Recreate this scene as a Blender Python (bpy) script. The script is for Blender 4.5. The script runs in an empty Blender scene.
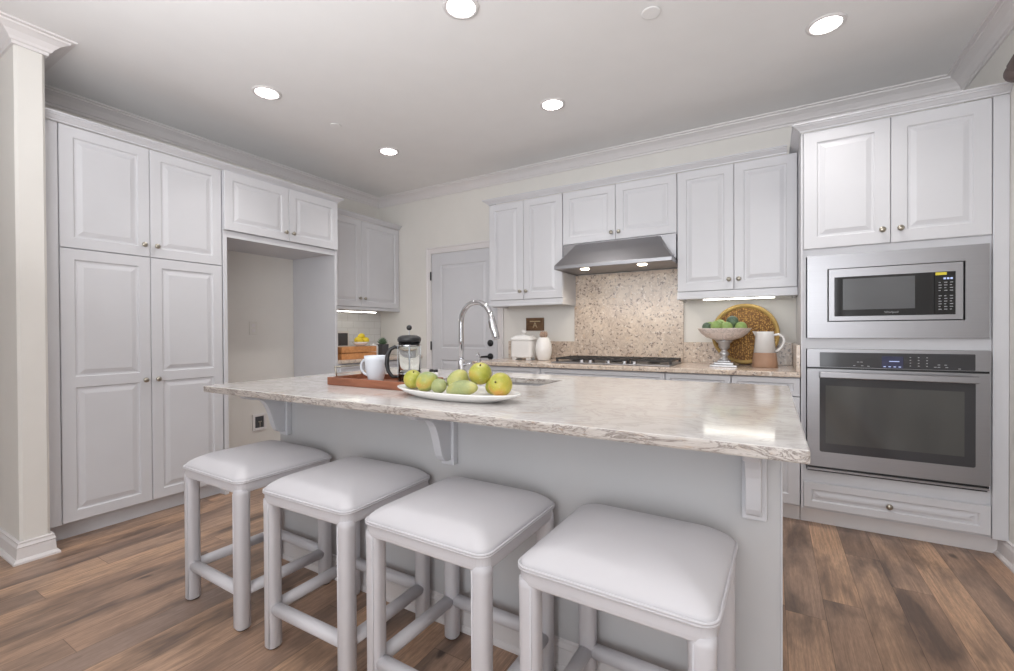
import bpy, bmesh, math, random
from mathutils import Vector, Matrix
random.seed(7)
SC = bpy.context.scene
COL = SC.collection
PI = math.pi

# ---------------------------------------------------------------- camera, world, light
cam_d = bpy.data.cameras.new('camera'); cam = bpy.data.objects.new('camera', cam_d); COL.objects.link(cam)
cam_d.sensor_fit = 'HORIZONTAL'; cam_d.sensor_width = 36.0; cam_d.lens = 36.0 * 449.835 / 1014; cam_d.clip_start = 0.02
yaw, pitch, roll = (math.radians(a) for a in (-30.428, -0.406, -0.29))
fw = Vector((math.sin(yaw) * math.cos(pitch), math.cos(yaw) * math.cos(pitch), math.sin(pitch)))
rt = Vector((math.cos(yaw), -math.sin(yaw), 0)); up = rt.cross(fw)
rt2 = rt * math.cos(roll) + up * math.sin(roll); up2 = -rt * math.sin(roll) + up * math.cos(roll)
cm = Matrix.Identity(4)
for i in range(3):
    cm[i][0] = rt2[i]; cm[i][1] = up2[i]; cm[i][2] = -fw[i]
cm[2][3] = 1.144
cam.matrix_world = cm
SC.camera = cam

w = bpy.data.worlds.new('world'); SC.world = w; w.use_nodes = True
wb = w.node_tree.nodes['Background']; wb.inputs[0].default_value = (0.90, 0.95, 1.0, 1); wb.inputs[1].default_value = 1.0

def area(name, loc, target, sx, sy, power, color=(1, 1, 1)):
    l = bpy.data.lights.new(name, 'AREA'); l.shape = 'RECTANGLE'; l.size = sx; l.size_y = sy; l.energy = power; l.color = color
    o = bpy.data.objects.new(name, l); COL.objects.link(o); o.location = loc
    o.rotation_euler = (Vector(target) - Vector(loc)).to_track_quat('-Z', 'Y').to_euler()
    return o
area('window_daylight', (0.0, -2.7, 1.5), (0.3, 2.0, 0.8), 1.8, 2.1, 44, (0.93, 0.96, 1.0))
area('fill_light_left', (-5.7, -1.4, 1.4), (-1.0, 1.6, 1.2), 2.4, 2.0, 5, (0.95, 0.97, 1.0))  # added weak fill from the far left, where the wall has no window
area('bounce_fill', (-0.95, -0.3, 1.7), (-0.80, 0.38, 2.68), 3.0, 1.2, 51, (0.96, 0.98, 1.0))  # added fill aimed up behind the camera to brighten the ceiling

SC.view_settings.view_transform = 'Standard'; SC.view_settings.look = 'None'
SC.view_settings.exposure = 0.06; SC.view_settings.gamma = 1.0; SC.view_settings.use_curve_mapping = False

# ---------------------------------------------------------------- materials
def s2l(c): return tuple((x / 12.92 if x <= 0.04045 else ((x + 0.055) / 1.055) ** 2.4) for x in c)
def C(r, g, b): return s2l((r / 255, g / 255, b / 255)) + (1,)
class NT:
    def __init__(s, name, rough=0.5, metal=0.0, color=(0.8, 0.8, 0.8, 1)):
        s.m = bpy.data.materials.new(name); s.m.use_nodes = True; s.t = s.m.node_tree; s.b = s.t.nodes['Principled BSDF']
        s.b.inputs['Roughness'].default_value = rough; s.b.inputs['Metallic'].default_value = metal; s.b.inputs['Base Color'].default_value = color
    def n(s, typ, **k):
        nd = s.t.nodes.new('ShaderNode' + typ)
        for a, b in k.items():
            if hasattr(nd, a): setattr(nd, a, b)
            else: nd.inputs[a].default_value = b
        return nd
    def l(s, a, b): s.t.links.new(a, b)
    def pos(s, scale=(1, 1, 1), loc=(0, 0, 0), rot=(0, 0, 0)):
        tc = s.n('TexCoord'); mp = s.n('Mapping'); mp.inputs['Scale'].default_value = scale; mp.inputs['Location'].default_value = loc; mp.inputs['Rotation'].default_value = rot
        s.l(tc.outputs['Object'], mp.inputs[0]); return mp.outputs[0]
    def noise(s, vec, scale, detail=4, rough=0.5, dist=0.0):
        nd = s.n('TexNoise'); nd.inputs['Scale'].default_value = scale; nd.inputs['Detail'].default_value = detail; nd.inputs['Roughness'].default_value = rough; nd.inputs['Distortion'].default_value = dist
        s.l(vec, nd.inputs['Vector']); return nd.outputs[0]
    def ramp(s, fac, stops):
        r = s.n('ValToRGB'); e = r.color_ramp.elements
        while len(e) < len(stops): e.new(0.5)
        for i, (p, c) in enumerate(stops): e[i].position = p; e[i].color = c
        s.l(fac, r.inputs[0]); return r.outputs[0]
    def mix(s, fac, a, b, typ='MIX'):
        m = s.n('Mix'); m.data_type = 'RGBA'; m.blend_type = typ
        for v, i in ((fac, 0), (a, 6), (b, 7)):
            if hasattr(v, 'links'): s.l(v, m.inputs[i])
            else: m.inputs[i].default_value = v
        return m.outputs[2]
    def base(s, c): s.l(c, s.b.inputs['Base Color'])
    def bump(s, h, strength=0.1, dist=0.01):
        b = s.n('Bump'); b.inputs['Strength'].default_value = strength; b.inputs['Distance'].default_value = dist
        s.l(h, b.inputs['Height']); s.l(b.outputs[0], s.b.inputs['Normal'])
W1 = (1, 1, 1, 1); K0 = (0, 0, 0, 1)
def simple(name, col, rough=0.5, metal=0.0, bump=None, var=0.04):
    t = NT(name, rough, metal)
    v = t.noise(t.pos(), 6, 3)
    lo = tuple(max(0, x * (1 - var)) for x in col[:3]) + (1,); hi = tuple(min(1, x * (1 + var)) for x in col[:3]) + (1,)
    t.base(t.ramp(v, [(0.3, lo), (0.7, hi)]))
    if bump: t.bump(t.noise(t.pos(), bump[0], 3), bump[1], bump[2])
    return t.m
def emit(name, col, strength):
    t = NT(name, 0.5, 0, (0.02, 0.02, 0.02, 1)); t.b.inputs['Emission Color'].default_value = col; t.b.inputs['Emission Strength'].default_value = strength
    return t.m
M = {}
M['white'] = simple('cabinet_paint', C(212, 212, 216), 0.38, var=0.01)
M['trimw'] = simple('trim_paint', C(228, 224, 224), 0.4, var=0.01)
M['wall'] = simple('wall_paint', C(230, 227, 222), 0.7, bump=(180, 0.06, 0.002), var=0.012)
M['ceil'] = simple('ceiling_paint', C(240, 239, 239), 0.8, bump=(120, 0.05, 0.002), var=0.01)
M['island'] = simple('island_paint', C(198, 197, 198), 0.5, var=0.012)
M['inner'] = simple('cabinet_side', C(214, 214, 218), 0.45, var=0.01)
M['fabric'] = simple('stool_vinyl', C(212, 210, 214), 0.48, bump=(420, 0.10, 0.001), var=0.015)
M['foot'] = simple('stool_glide', C(70, 60, 52), 0.6)
M['ceramic'] = simple('white_ceramic', C(236, 234, 232), 0.18, var=0.01)
M['ceramic_blue'] = simple('pale_grey_ceramic', C(222, 228, 236), 0.25, var=0.01)
M['black'] = simple('black_plastic', C(38, 38, 40), 0.35)
M['blackg'] = simple('black_glass', C(26, 26, 28), 0.06)
M['iron'] = simple('cast_iron', C(52, 48, 46), 0.5)
M['nickel'] = simple('brushed_nickel', C(178, 172, 160), 0.28, 1.0)
M['chrome'] = simple('polished_chrome', C(205, 205, 208), 0.10, 1.0)
M['silver'] = simple('aged_silver', C(190, 190, 192), 0.3, 0.75, var=0.15)
M['darkgrey'] = simple('dark_grey', C(78, 78, 82), 0.5)
M['lamp'] = emit('lamp_glow', (1.0, 0.97, 0.93, 1), 14)
M['strip'] = emit('strip_glow', (1.0, 0.98, 0.88, 1), 13)
M['hoodlamp'] = emit('hood_lamp_glow', (1.0, 0.86, 0.66, 1), 12)
M['disp'] = emit('blue_display', (0.05, 0.06, 0.30, 1), 0.15)
M['digits'] = emit('display_digits', (0.55, 0.65, 1.0, 1), 1.0)
M['print'] = simple('panel_print', C(165, 166, 170), 0.5)
M['yellow'] = simple('yellow_sticker', C(226, 208, 62), 0.5)
M['wpanel'] = simple('pale_plastic', C(225, 222, 216), 0.5)

def steel(name, axis, col=C(158, 157, 160), rough=0.33):
    t = NT(name, rough, 1.0)
    sc = (0.8, 0.8, 420) if axis == 'x' else (420, 420, 0.8)
    v = t.noise(t.pos(sc), 1.0, 3)
    t.base(t.ramp(v, [(0.35, tuple(x * 0.96 for x in col[:3]) + (1,)), (0.65, col)]))
    r = t.n('MapRange'); r.inputs['To Min'].default_value = rough; r.inputs['To Max'].default_value = rough + 0.04
    t.l(v, r.inputs['Value']); t.l(r.outputs[0], t.b.inputs['Roughness'])
    return t.m
M['steel'] = steel('stainless_steel', 'x')
M['sinksteel'] = steel('sink_steel', 'x', C(150, 148, 148), 0.35)

t = NT('oven_glass', 0.07)
t.base(t.ramp(t.noise(t.pos((3, 3, 0.7)), 2.0, 2), [(0.3, C(74, 74, 74)), (0.7, C(88, 88, 86))])); M['ovenglass'] = t.m
M['ovenframe'] = simple('oven_frame_glass', C(62, 62, 65), 0.1)
M['mwglass'] = simple('microwave_window', C(92, 93, 96), 0.12)

t = NT('clear_glass', 0.02, 0, (0.97, 0.99, 0.98, 1)); t.b.inputs['Transmission Weight'].default_value = 1.0; t.b.inputs['IOR'].default_value = 1.15; M['glass'] = t.m

# floor: weathered laminate planks running towards the back wall
t = NT('plank_floor', 0.33)
tc = t.n('TexCoord'); sep = t.n('SeparateXYZ'); t.l(tc.outputs['Object'], sep.inputs[0])
ax = t.n('Math', operation='ADD'); ax.inputs[1].default_value = 20 * 0.138 - 0.188; t.l(sep.outputs[0], ax.inputs[0])
ay = t.n('Math', operation='ADD'); ay.inputs[1].default_value = 12.3; t.l(sep.outputs[1], ay.inputs[0])
cb = t.n('CombineXYZ'); t.l(ay.outputs[0], cb.inputs[0]); t.l(ax.outputs[0], cb.inputs[1])
rw = t.n('Math', operation='DIVIDE'); rw.inputs[1].default_value = 0.138; t.l(ax.outputs[0], rw.inputs[0])
rf = t.n('Math', operation='FLOOR'); t.l(rw.outputs[0], rf.inputs[0])
wn = t.n('TexWhiteNoise'); wn.noise_dimensions = '1D'; t.l(rf.outputs[0], wn.inputs['W'])
sh_ = t.n('Math', operation='MULTIPLY_ADD'); t.l(wn.outputs[0], sh_.inputs[0]); sh_.inputs[1].default_value = 6.1; t.l(ay.outputs[0], sh_.inputs[2])
t.l(sh_.outputs[0], cb.inputs[0])
br = t.n('TexBrick'); t.l(cb.outputs[0], br.inputs['Vector']); br.offset = 0.0
for k, v in (('Color1', K0), ('Color2', W1), ('Mortar', (0.5, 0.5, 0.5, 1)), ('Scale', 1.0), ('Mortar Size', 0.0), ('Bias', 0.0), ('Brick Width', 1.22), ('Row Height', 0.138)): br.inputs[k].default_value = v
rnd = br.outputs[0]
br2 = t.n('TexBrick'); t.l(cb.outputs[0], br2.inputs['Vector']); br2.offset = 0.0
for k, v in (('Color1', W1), ('Color2', W1), ('Mortar', K0), ('Scale', 1.0), ('Mortar Size', 0.0014), ('Mortar Smooth', 0.3), ('Brick Width', 1.22), ('Row Height', 0.138)): br2.inputs[k].default_value = v
rm = t.n('Math', operation='MULTIPLY'); rm.inputs[1].default_value = 37.0; t.l(rnd, rm.inputs[0])
def n4(scale, sx, sy, detail, rough, dist=0.0):
    mp = t.n('Mapping'); mp.inputs['Scale'].default_value = (sx, sy, 1); t.l(tc.outputs['Object'], mp.inputs[0])
    nd = t.n('TexNoise'); nd.noise_dimensions = '4D'; t.l(mp.outputs[0], nd.inputs['Vector']); t.l(rm.outputs[0], nd.inputs['W'])
    nd.inputs['Scale'].default_value = scale; nd.inputs['Detail'].default_value = detail; nd.inputs['Roughness'].default_value = rough; nd.inputs['Distortion'].default_value = dist
    return nd.outputs[0]
patch = n4(1.0, 7.5, 1.9, 4, 0.6, 0.4)
grain = n4(1.0, 95, 3.5, 5, 0.65, 0.6)
fine = n4(1.0, 260, 30, 3, 0.6)
knot = n4(1.0, 14, 6, 1, 0.4)
basec = t.ramp(rnd, [(0.0, C(208, 168, 138)), (0.35, C(178, 148, 128)), (0.65, C(226, 184, 150)), (1.0, C(160, 138, 126))])
c1 = t.mix(t.ramp(patch, [(0.45, K0), (0.64, (0.9, 0.9, 0.9, 1))]), basec, C(92, 80, 75))
c2 = t.mix(t.ramp(grain, [(0.35, (0.6, 0.6, 0.6, 1)), (0.6, K0)]), c1, C(132, 110, 96))
c3 = t.mix(t.ramp(fine, [(0.3, (0.3, 0.3, 0.3, 1)), (0.6, K0)]), c2, C(90, 74, 66))
c3 = t.mix(t.ramp(knot, [(0.72, K0), (0.80, (0.8, 0.8, 0.8, 1))]), c3, C(48, 38, 34))
c4 = t.mix(t.ramp(br2.outputs[0], [(0.0, (0.55, 0.55, 0.55, 1)), (1.0, K0)]), c3, C(60, 46, 40))
t.base(c4); t.bump(grain, 0.08, 0.003); M['floor'] = t.m

# island stone: pale quartz with grey-brown feathered veins, darker along the cut edge
def stone(name, cols, sc, stretch, rough, vein=0.5, speck=None):
    t = NT(name, rough)
    v0 = t.pos(stretch)
    wob = t.n('TexNoise'); wob.inputs['Scale'].default_value = 2.4; wob.inputs['Detail'].default_value = 3; t.l(v0, wob.inputs['Vector'])
    add = t.n('Vectormath' if False else 'VectorMath', operation='MULTIPLY_ADD'); t.l(wob.outputs[1], add.inputs[0]); add.inputs[1].default_value = (0.5, 0.5, 0.5); t.l(v0, add.inputs[2])
    n1 = t.noise(add.outputs[0], sc, 7, 0.62, 0.8)
    n2 = t.noise(add.outputs[0], sc * 3.2, 5, 0.7, 1.2)
    n3 = t.noise(v0, sc * 0.35, 3, 0.5)
    c = t.ramp(n3, [(0.35, cols[0]), (0.6, cols[1])])
    ab = t.n('Math', operation='SUBTRACT'); ab.inputs[1].default_value = 0.5; t.l(n1, ab.inputs[0])
    a2 = t.n('Math', operation='ABSOLUTE'); t.l(ab.outputs[0], a2.inputs[0])
    vm = t.ramp(a2.outputs[0], [(0.0, (vein,) * 3 + (1,)), (0.05, K0)])
    c = t.mix(vm, c, cols[2])
    c = t.mix(t.ramp(n2, [(0.56, K0), (0.68, (0.65,) * 3 + (1,))]), c, cols[3])
    n5 = t.noise(add.outputs[0], sc * 1.4, 4, 0.6)
    c = t.mix(t.ramp(n5, [(0.60, K0), (0.72, (0.6,) * 3 + (1,))]), c, cols[4])
    if speck:
        n6 = t.noise(v0, speck, 3, 0.6)
        c = t.mix(t.ramp(n6, [(0.575, K0), (0.64, (0.85,) * 3 + (1,))]), c, cols[5])
        n7 = t.noise(t.pos(stretch, (3, 5, 2)), speck * 0.8, 3, 0.6)
        c = t.mix(t.ramp(n7, [(0.58, K0), (0.66, (0.8,) * 3 + (1,))]), c, cols[6])
    t.base(c); return t.m
M['quartz'] = stone('island_quartz', [C(222, 219, 217), C(213, 209, 206), C(170, 162, 158), C(194, 187, 182), C(206, 190, 176)], 9, (0.8, 1.2, 1.6), 0.09, 0.4)
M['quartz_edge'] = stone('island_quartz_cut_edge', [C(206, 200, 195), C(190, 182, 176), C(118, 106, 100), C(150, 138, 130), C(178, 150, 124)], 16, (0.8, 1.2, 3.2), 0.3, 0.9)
M['granite'] = stone('beige_granite', [C(222, 206, 190), C(210, 193, 178), C(168, 148, 134), C(190, 168, 154), C(212, 182, 148), C(122, 106, 100), C(236, 226, 216)], 14, (1, 1, 1), 0.16, 0.5, 46)

# wicker platter
t = NT('woven_seagrass', 0.7)
tc = t.n('TexCoord'); sp = t.n('SeparateXYZ'); t.l(tc.outputs['Object'], sp.inputs[0])
wv = t.n('TexWave'); wv.wave_type = 'RINGS'; wv.rings_direction = 'Y'; wv.inputs['Scale'].default_value = 26; wv.inputs['Distortion'].default_value = 0.4; t.l(tc.outputs['Object'], wv.inputs[0])
vor = t.n('TexVoronoi'); vor.inputs['Scale'].default_value = 85; t.l(tc.outputs['Object'], vor.inputs['Vector'])
cc = t.mix(t.ramp(vor.outputs[0], [(0.2, K0), (0.6, W1)]), C(206, 160, 84), C(112, 74, 34))
cc = t.mix(t.ramp(wv.outputs[1], [(0.2, (0.6, 0.6, 0.6, 1)), (0.7, K0)]), cc, C(96, 66, 30))
t.base(cc); t.bump(vor.outputs[0], 0.6, 0.004); M['wicker'] = t.m
M['wickerrim'] = simple('seagrass_rim', C(182, 152, 92), 0.7, bump=(120, 0.6, 0.004), var=0.3)

def woodm(name, a, b, sc=(3, 30, 30)):
    t = NT(name, 0.42); t.base(t.ramp(t.noise(t.pos(sc), 1.0, 5, 0.6, 0.8), [(0.3, a), (0.7, b)])); return t.m
M['traywood'] = woodm('tray_acacia', C(112, 66, 46), C(154, 98, 72))
M['orangewood'] = woodm('crate_pine', C(190, 126, 76), C(222, 160, 104))
M['signwood'] = woodm('sign_walnut', C(84, 60, 40), C(132, 98, 66))
def fruitm(name, a, b, c, sc=3.0):
    t = NT(name, 0.38); f = t.noise(t.pos((1, 1, 1), (random.random() * 9, random.random() * 9, 0)), 9 * sc / 3, 3, 0.5)
    col = t.ramp(f, [(0.36, a), (0.52, b), (0.66, c)])
    sp = t.noise(t.pos(), 190, 2); col = t.mix(t.ramp(sp, [(0.62, K0), (0.72, (0.5,) * 3 + (1,))]), col, C(206, 206, 150))
    t.base(col); return t.m
M['f_yel'] = fruitm('pomelo_skin', C(148, 154, 56), C(176, 174, 74), C(194, 164, 78), 5)
M['f_yel2'] = fruitm('pomelo_skin_orange', C(158, 164, 66), C(188, 174, 70), C(202, 152, 76), 5)
M['f_man'] = fruitm('mango_skin_blush', C(140, 156, 106), C(170, 168, 82), C(200, 154, 76), 4.5)
M['f_grn'] = fruitm('mango_skin_green', C(150, 160, 112), C(168, 172, 116), C(184, 178, 106), 6)
M['f_pal'] = fruitm('mango_skin_pale', C(160, 166, 106), C(176, 176, 108), C(188, 180, 100), 6)
M['f_lime'] = fruitm('lime_skin', C(104, 138, 62), C(132, 160, 88), C(150, 170, 106), 4)
M['f_dark'] = fruitm('dark_fig_skin', C(70, 92, 74), C(88, 110, 88), C(112, 136, 104), 4)
M['lemon'] = simple('lemon_skin', C(232, 206, 50), 0.4)
M['stem'] = simple('fruit_stem', C(84, 70, 40), 0.7)
M['leaf'] = simple('succulent_leaf', C(92, 116, 88), 0.55, var=0.3)
M['brownglaze'] = simple('raw_clay', C(172, 136, 112), 0.6)
M['pinkmarble'] = stone('pink_marble', [C(236, 224, 218), C(222, 206, 198), C(150, 140, 134), C(188, 178, 170), C(200, 170, 150)], 12, (1, 1, 1), 0.25, 0.4)
M['coffee'] = simple('coffee', C(40, 28, 24), 0.2)
t = NT('white_tile', 0.2)
tcx = t.n('TexCoord'); s3 = t.n('SeparateXYZ'); t.l(tcx.outputs['Object'], s3.inputs[0]); c3_ = t.n('CombineXYZ'); t.l(s3.outputs[1], c3_.inputs[0]); t.l(s3.outputs[2], c3_.inputs[1])
b3 = t.n('TexBrick'); t.l(c3_.outputs[0], b3.inputs['Vector'])
for k, v in (('Color1', C(232, 232, 232)), ('Color2', C(228, 228, 228)), ('Mortar', C(205, 204, 202)), ('Scale', 1.0), ('Mortar Size', 0.002), ('Brick Width', 0.15), ('Row Height', 0.075)): b3.inputs[k].default_value = v
t.base(b3.outputs[0]); M['tile'] = t.m

# ---------------------------------------------------------------- mesh helpers
def NB(): return bmesh.new()
ROOT = {}
def wloc(o):
    v = Vector((0, 0, 0))
    while o: v += Vector(o.location); o = o.parent
    return v
def obj(name, bm, mat, parent=None, bevel=0, smooth=False, origin=None, seg=2, fixn=True):
    if fixn: bmesh.ops.recalc_face_normals(bm, faces=bm.faces)
    off = wloc(parent) if parent else Vector(origin or (0, 0, 0))
    bmesh.ops.translate(bm, verts=bm.verts, vec=-off)
    me = bpy.data.meshes.new(name); bm.to_mesh(me); bm.free()
    mats = mat if isinstance(mat, (list, tuple)) else [mat]
    for m_ in mats: me.materials.append(M[m_] if isinstance(m_, str) else m_)
    if smooth:
        for p in me.polygons: p.use_smooth = True
    o = bpy.data.objects.new(name, me); COL.objects.link(o)
    if parent: o.parent = parent
    elif origin: o.location = origin
    if bevel:
        b = o.modifiers.new('bevel', 'BEVEL'); b.width = bevel; b.segments = seg; b.limit_method = 'ANGLE'; b.angle_limit = 0.7
    return o
def tag(o, label=None, cat=None, group=None, kind=None):
    if label: o['label'] = label
    if cat: o['category'] = cat
    if group: o['group'] = group
    if kind: o['kind'] = kind
    return o
def thing(name, label, cat, loc=(0, 0, 0), group=None, rz=0):
    o = bpy.data.objects.new(name, None); COL.objects.link(o); o.location = loc; o.rotation_euler = (0, 0, rz); o.empty_display_size = 0.05
    return tag(o, label, cat, group)
def struct(name, bm, mat, **k):
    o = obj(name, bm, mat, **k); o['kind'] = 'structure'; return o
def box(bm, x0, x1, y0, y1, z0, z1, mi=0):
    x0, x1 = sorted((x0, x1)); y0, y1 = sorted((y0, y1)); z0, z1 = sorted((z0, z1))
    v = [bm.verts.new(p) for p in ((x0, y0, z0), (x1, y0, z0), (x1, y1, z0), (x0, y1, z0), (x0, y0, z1), (x1, y0, z1), (x1, y1, z1), (x0, y1, z1))]
    for f in ((0, 3, 2, 1), (4, 5, 6, 7), (0, 1, 5, 4), (1, 2, 6, 5), (2, 3, 7, 6), (3, 0, 4, 7)):
        bm.faces.new([v[i] for i in f]).material_index = mi
    return bm
def bx(*a, **k): return box(NB(), *a, **k)
def lathe(bm, prof, c=(0, 0, 0), n=32, mi=0, M4=None):
    rings = []
    for r, z in prof:
        if r < 1e-5: rings.append([bm.verts.new((0, 0, z))])
        else: rings.append([bm.verts.new((r * math.cos(2 * PI * i / n), r * math.sin(2 * PI * i / n), z)) for i in range(n)])
    for a, b in zip(rings, rings[1:]):
        for i in range(n):
            j = (i + 1) % n
            if len(a) == 1 and len(b) == 1: continue
            if len(a) == 1: f = bm.faces.new((a[0], b[i], b[j]))
            elif len(b) == 1: f = bm.faces.new((a[i], a[j], b[0]))
            else: f = bm.faces.new((a[i], a[j], b[j], b[i]))
            f.material_index = mi
    vs = [v for r in rings for v in r]
    mt = Matrix.Translation(c) @ (M4 or Matrix.Identity(4))
    bmesh.ops.transform(bm, matrix=mt, verts=vs); return bm
def tube(bm, pts, r, n=12, caps=True, mi=0):
    pts = [Vector(p) for p in pts]; rs = r if isinstance(r, (list, tuple)) else [r] * len(pts)
    rings = []; prev = None
    for i, p in enumerate(pts):
        d = (pts[min(i + 1, len(pts) - 1)] - pts[max(i - 1, 0)]).normalized()
        if prev is None:
            a = Vector((0, 0, 1)) if abs(d.z) < 0.9 else Vector((1, 0, 0)); u = d.cross(a).normalized()
        else: u = (prev - d * prev.dot(d)).normalized()
        prev = u; v = d.cross(u)
        rings.append([bm.verts.new(p + (u * math.cos(2 * PI * k / n) + v * math.sin(2 * PI * k / n)) * rs[i]) for k in range(n)])
    for a, b in zip(rings, rings[1:]):
        for k in range(n): bm.faces.new((a[k], a[(k + 1) % n], b[(k + 1) % n], b[k])).material_index = mi
    if caps: bm.faces.new(rings[0][::-1]).material_index = mi; bm.faces.new(rings[-1]).material_index = mi
    return bm
def sphere(bm, c, r, sc=(1, 1, 1), u=20, v=12, rot=None):
    m_ = Matrix.Translation(c) @ (rot or Matrix.Identity(4)) @ Matrix.Diagonal((sc[0] * r, sc[1] * r, sc[2] * r, 1))
    bmesh.ops.create_uvsphere(bm, u_segments=u, v_segments=v, radius=1, matrix=m_); return bm
def sweep(bm, path, prof, caps=True):
    """profile (out, z) carried along path (x, y); out is to the right of travel, corners mitred"""
    P = [Vector(p) for p in path]; rings = []
    for i, p in enumerate(P):
        ns = []
        if i > 0: d = (P[i] - P[i - 1]).normalized(); ns.append(Vector((d.y, -d.x)))
        if i < len(P) - 1: d = (P[i + 1] - P[i]).normalized(); ns.append(Vector((d.y, -d.x)))
        if len(ns) == 2: mvec = (ns[0] + ns[1]) / (1 + ns[0].dot(ns[1]))
        else: mvec = ns[0]
        rings.append([bm.verts.new((p.x + mvec.x * o, p.y + mvec.y * o, z)) for o, z in prof])
    n = len(prof)
    for a, b in zip(rings, rings[1:]):
        for k in range(n): bm.faces.new((a[k], a[(k + 1) % n], b[(k + 1) % n], b[k]))
    if caps: bm.faces.new(rings[0]); bm.faces.new(rings[-1][::-1])
    return bm
def rrect(cx, cy, hx, hy, r, k=6):
    pts = []
    for sx, sy, a0 in ((1, 1, 0), (-1, 1, 90), (-1, -1, 180), (1, -1, 270)):
        for i in range(k + 1):
            a = math.radians(a0 + 90 * i / k); pts.append((cx + sx * (hx - r) + r * math.cos(a), cy + sy * (hy - r) + r * math.sin(a)))
    return pts
def loft(bm, loops, cap0=True, cap1=True, mi=0):
    R = [[bm.verts.new(p) for p in L] for L in loops]; n = len(R[0])
    for a, b in zip(R, R[1:]):
        for k in range(n): bm.faces.new((a[k], a[(k + 1) % n], b[(k + 1) % n], b[k])).material_index = mi
    if cap0: bm.faces.new(R[0][::-1]).material_index = mi
    if cap1: bm.faces.new(R[-1]).material_index = mi
    return bm
# mappings of a cabinet front: (u, z, outward depth) -> world
def mapB(yf): return lambda u, z, d: (u, yf - d, z)        # facing the camera side
def mapL(xf): return lambda u, z, d: (xf + d, u, z)        # left wall fronts, facing +x
def front(bm, mp, u0, u1, z0, z1, splits=(), fw=0.058, th=0.02, flat=False):
    zs = [z0] + sorted(splits) + [z1]
    for i in range(len(zs) - 1):
        a, b = zs[i], zs[i + 1]
        lo = fw if i == 0 else fw * 0.5; hi = fw if i == len(zs) - 2 else fw * 0.5
        eb = 0.003 if i == 0 else 0; et = 0.003 if i == len(zs) - 2 else 0
        rings = [(0, 0, 0, -th), (0, 0, 0, -0.003), (0.003, eb, et, 0)]
        if not flat:
            for extra, d in ((0, 0), (0.006, -0.008), (0.016, -0.008), (0.040, -0.0005)):
                rings.append((fw + extra, lo + extra, hi + extra, d))
        R = []
        for s, l_, h_, d in rings:
            R.append([bm.verts.new(mp(*q, d)) for q in ((u0 + s, a + l_), (u1 - s, a + l_), (u1 - s, b - h_), (u0 + s, b - h_))])
        for p, q in zip(R, R[1:]):
            for k in range(4): bm.faces.new((p[k], p[(k + 1) % 4], q[(k + 1) % 4], q[k]))
        bm.faces.new(R[-1]); bm.faces.new(R[0][::-1])
    return bm
def knob(parent, mp, u, z, oval=1.0, name='knob'):
    b = NB()
    ax = Vector(mp(0, 0, 1)) - Vector(mp(0, 0, 0))
    q = Vector((0, 0, 1)).rotation_difference(ax).to_matrix().to_4x4()
    lathe(b, [(0.0, -0.001), (0.008, -0.001), (0.006, 0.004), (0.005, 0.012), (0.009, 0.016), (0.0145, 0.020), (0.0155, 0.024), (0.012, 0.029), (0.0, 0.031)], mp(u, z, 0), 20, M4=q)
    return obj(name, b, 'nickel', parent, smooth=True)
def door(parent, mp, u0, u1, z0, z1, kn=None, splits=(), name='door', fw=0.058):
    o = obj(name, front(NB(), mp, u0, u1, z0, z1, splits, fw), 'white', parent)
    if kn: knob(o, mp, *kn)
    return o

# ---------------------------------------------------------------- measures
XL, XR, YB, H = -3.935, 1.01, 3.774, 2.68
YT, YU, XP, XU = 3.152, 3.463, -3.34, -3.62
ZT = 2.301     # top of all doors
ZC = 0.90      # worktops

# ---------------------------------------------------------------- room shell
struct('floor', bx(-6.1, XR + 0.12, -3.4, YB + 0.12, -0.08, 0), 'floor')
struct('ceiling', bx(-6.1, XR + 0.12, -3.4, YB + 0.12, H, H + 0.08), 'ceil')
struct('wall_left', bx(XL - 0.12, XL, 0.70, YB + 0.12, 0, H), 'wall')
struct('wall_back', bx(XL, XR + 0.12, YB, YB + 0.12, 0, H), 'wall')
struct('wall_right', bx(XR, XR + 0.12, -3.4, YB, 0, H), 'wall')
b = NB()
L = [[(x, y, z) for x, y in ((-6.1, 0.70), (-3.262, 0.70), (-3.25, 0.712), (-3.25, 0.800), (-3.262, 0.812), (-6.1, 0.812))] for z in (0, H)]
loft(b, L); struct('wall_stub', b, 'wall')
struct('wall_far_left', bx(-6.1, -6.0, -3.4, 0.7, 0, H), 'wall')
b = NB(); box(b, -6.1, -2.7, -3.4, -3.3, 0, H); box(b, 0.9, XR, -3.4, -3.3, 0, H); box(b, -2.7, 0.9, -3.4, -3.3, 0, 0.3); box(b, -2.7, 0.9, -3.4, -3.3, 2.35, H)
struct('wall_front', b, 'wall')
CR = [(0.0, H - 0.088), (0.010, H - 0.088), (0.012, H - 0.074), (0.020, H - 0.070), (0.026, H - 0.058), (0.045, H - 0.036), (0.068, H - 0.022), (0.078, H - 0.018), (0.080, H - 0.010), (0.098, H - 0.008), (0.100, H - 0.0005), (0.0, H - 0.0005)]
struct('trim_1', sweep(NB(), [(-6.0, 0.6995), (-3.2495, 0.6995), (-3.2495, 0.8125), (XL + 0.0005, 0.8125), (XL + 0.0005, YB - 0.0005), (XR - 0.0005, YB - 0.0005), (XR - 0.0005, -3.3)], CR), 'trimw')
BB = [(0, 0.0), (0.030, 0.0), (0.030, 0.010), (0.022, 0.020), (0.017, 0.022), (0.015, 0.060), (0.013, 0.075), (0.017, 0.080), (0.013, 0.088), (0.010, 0.095), (0.011, 0.102), (0.0, 0.106)]
struct('baseboard_stub', sweep(NB(), [(-6.0, 0.6995), (-3.2495, 0.6995), (-3.2495, 0.8125), (-3.332, 0.8125)], BB), 'trimw')
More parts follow.
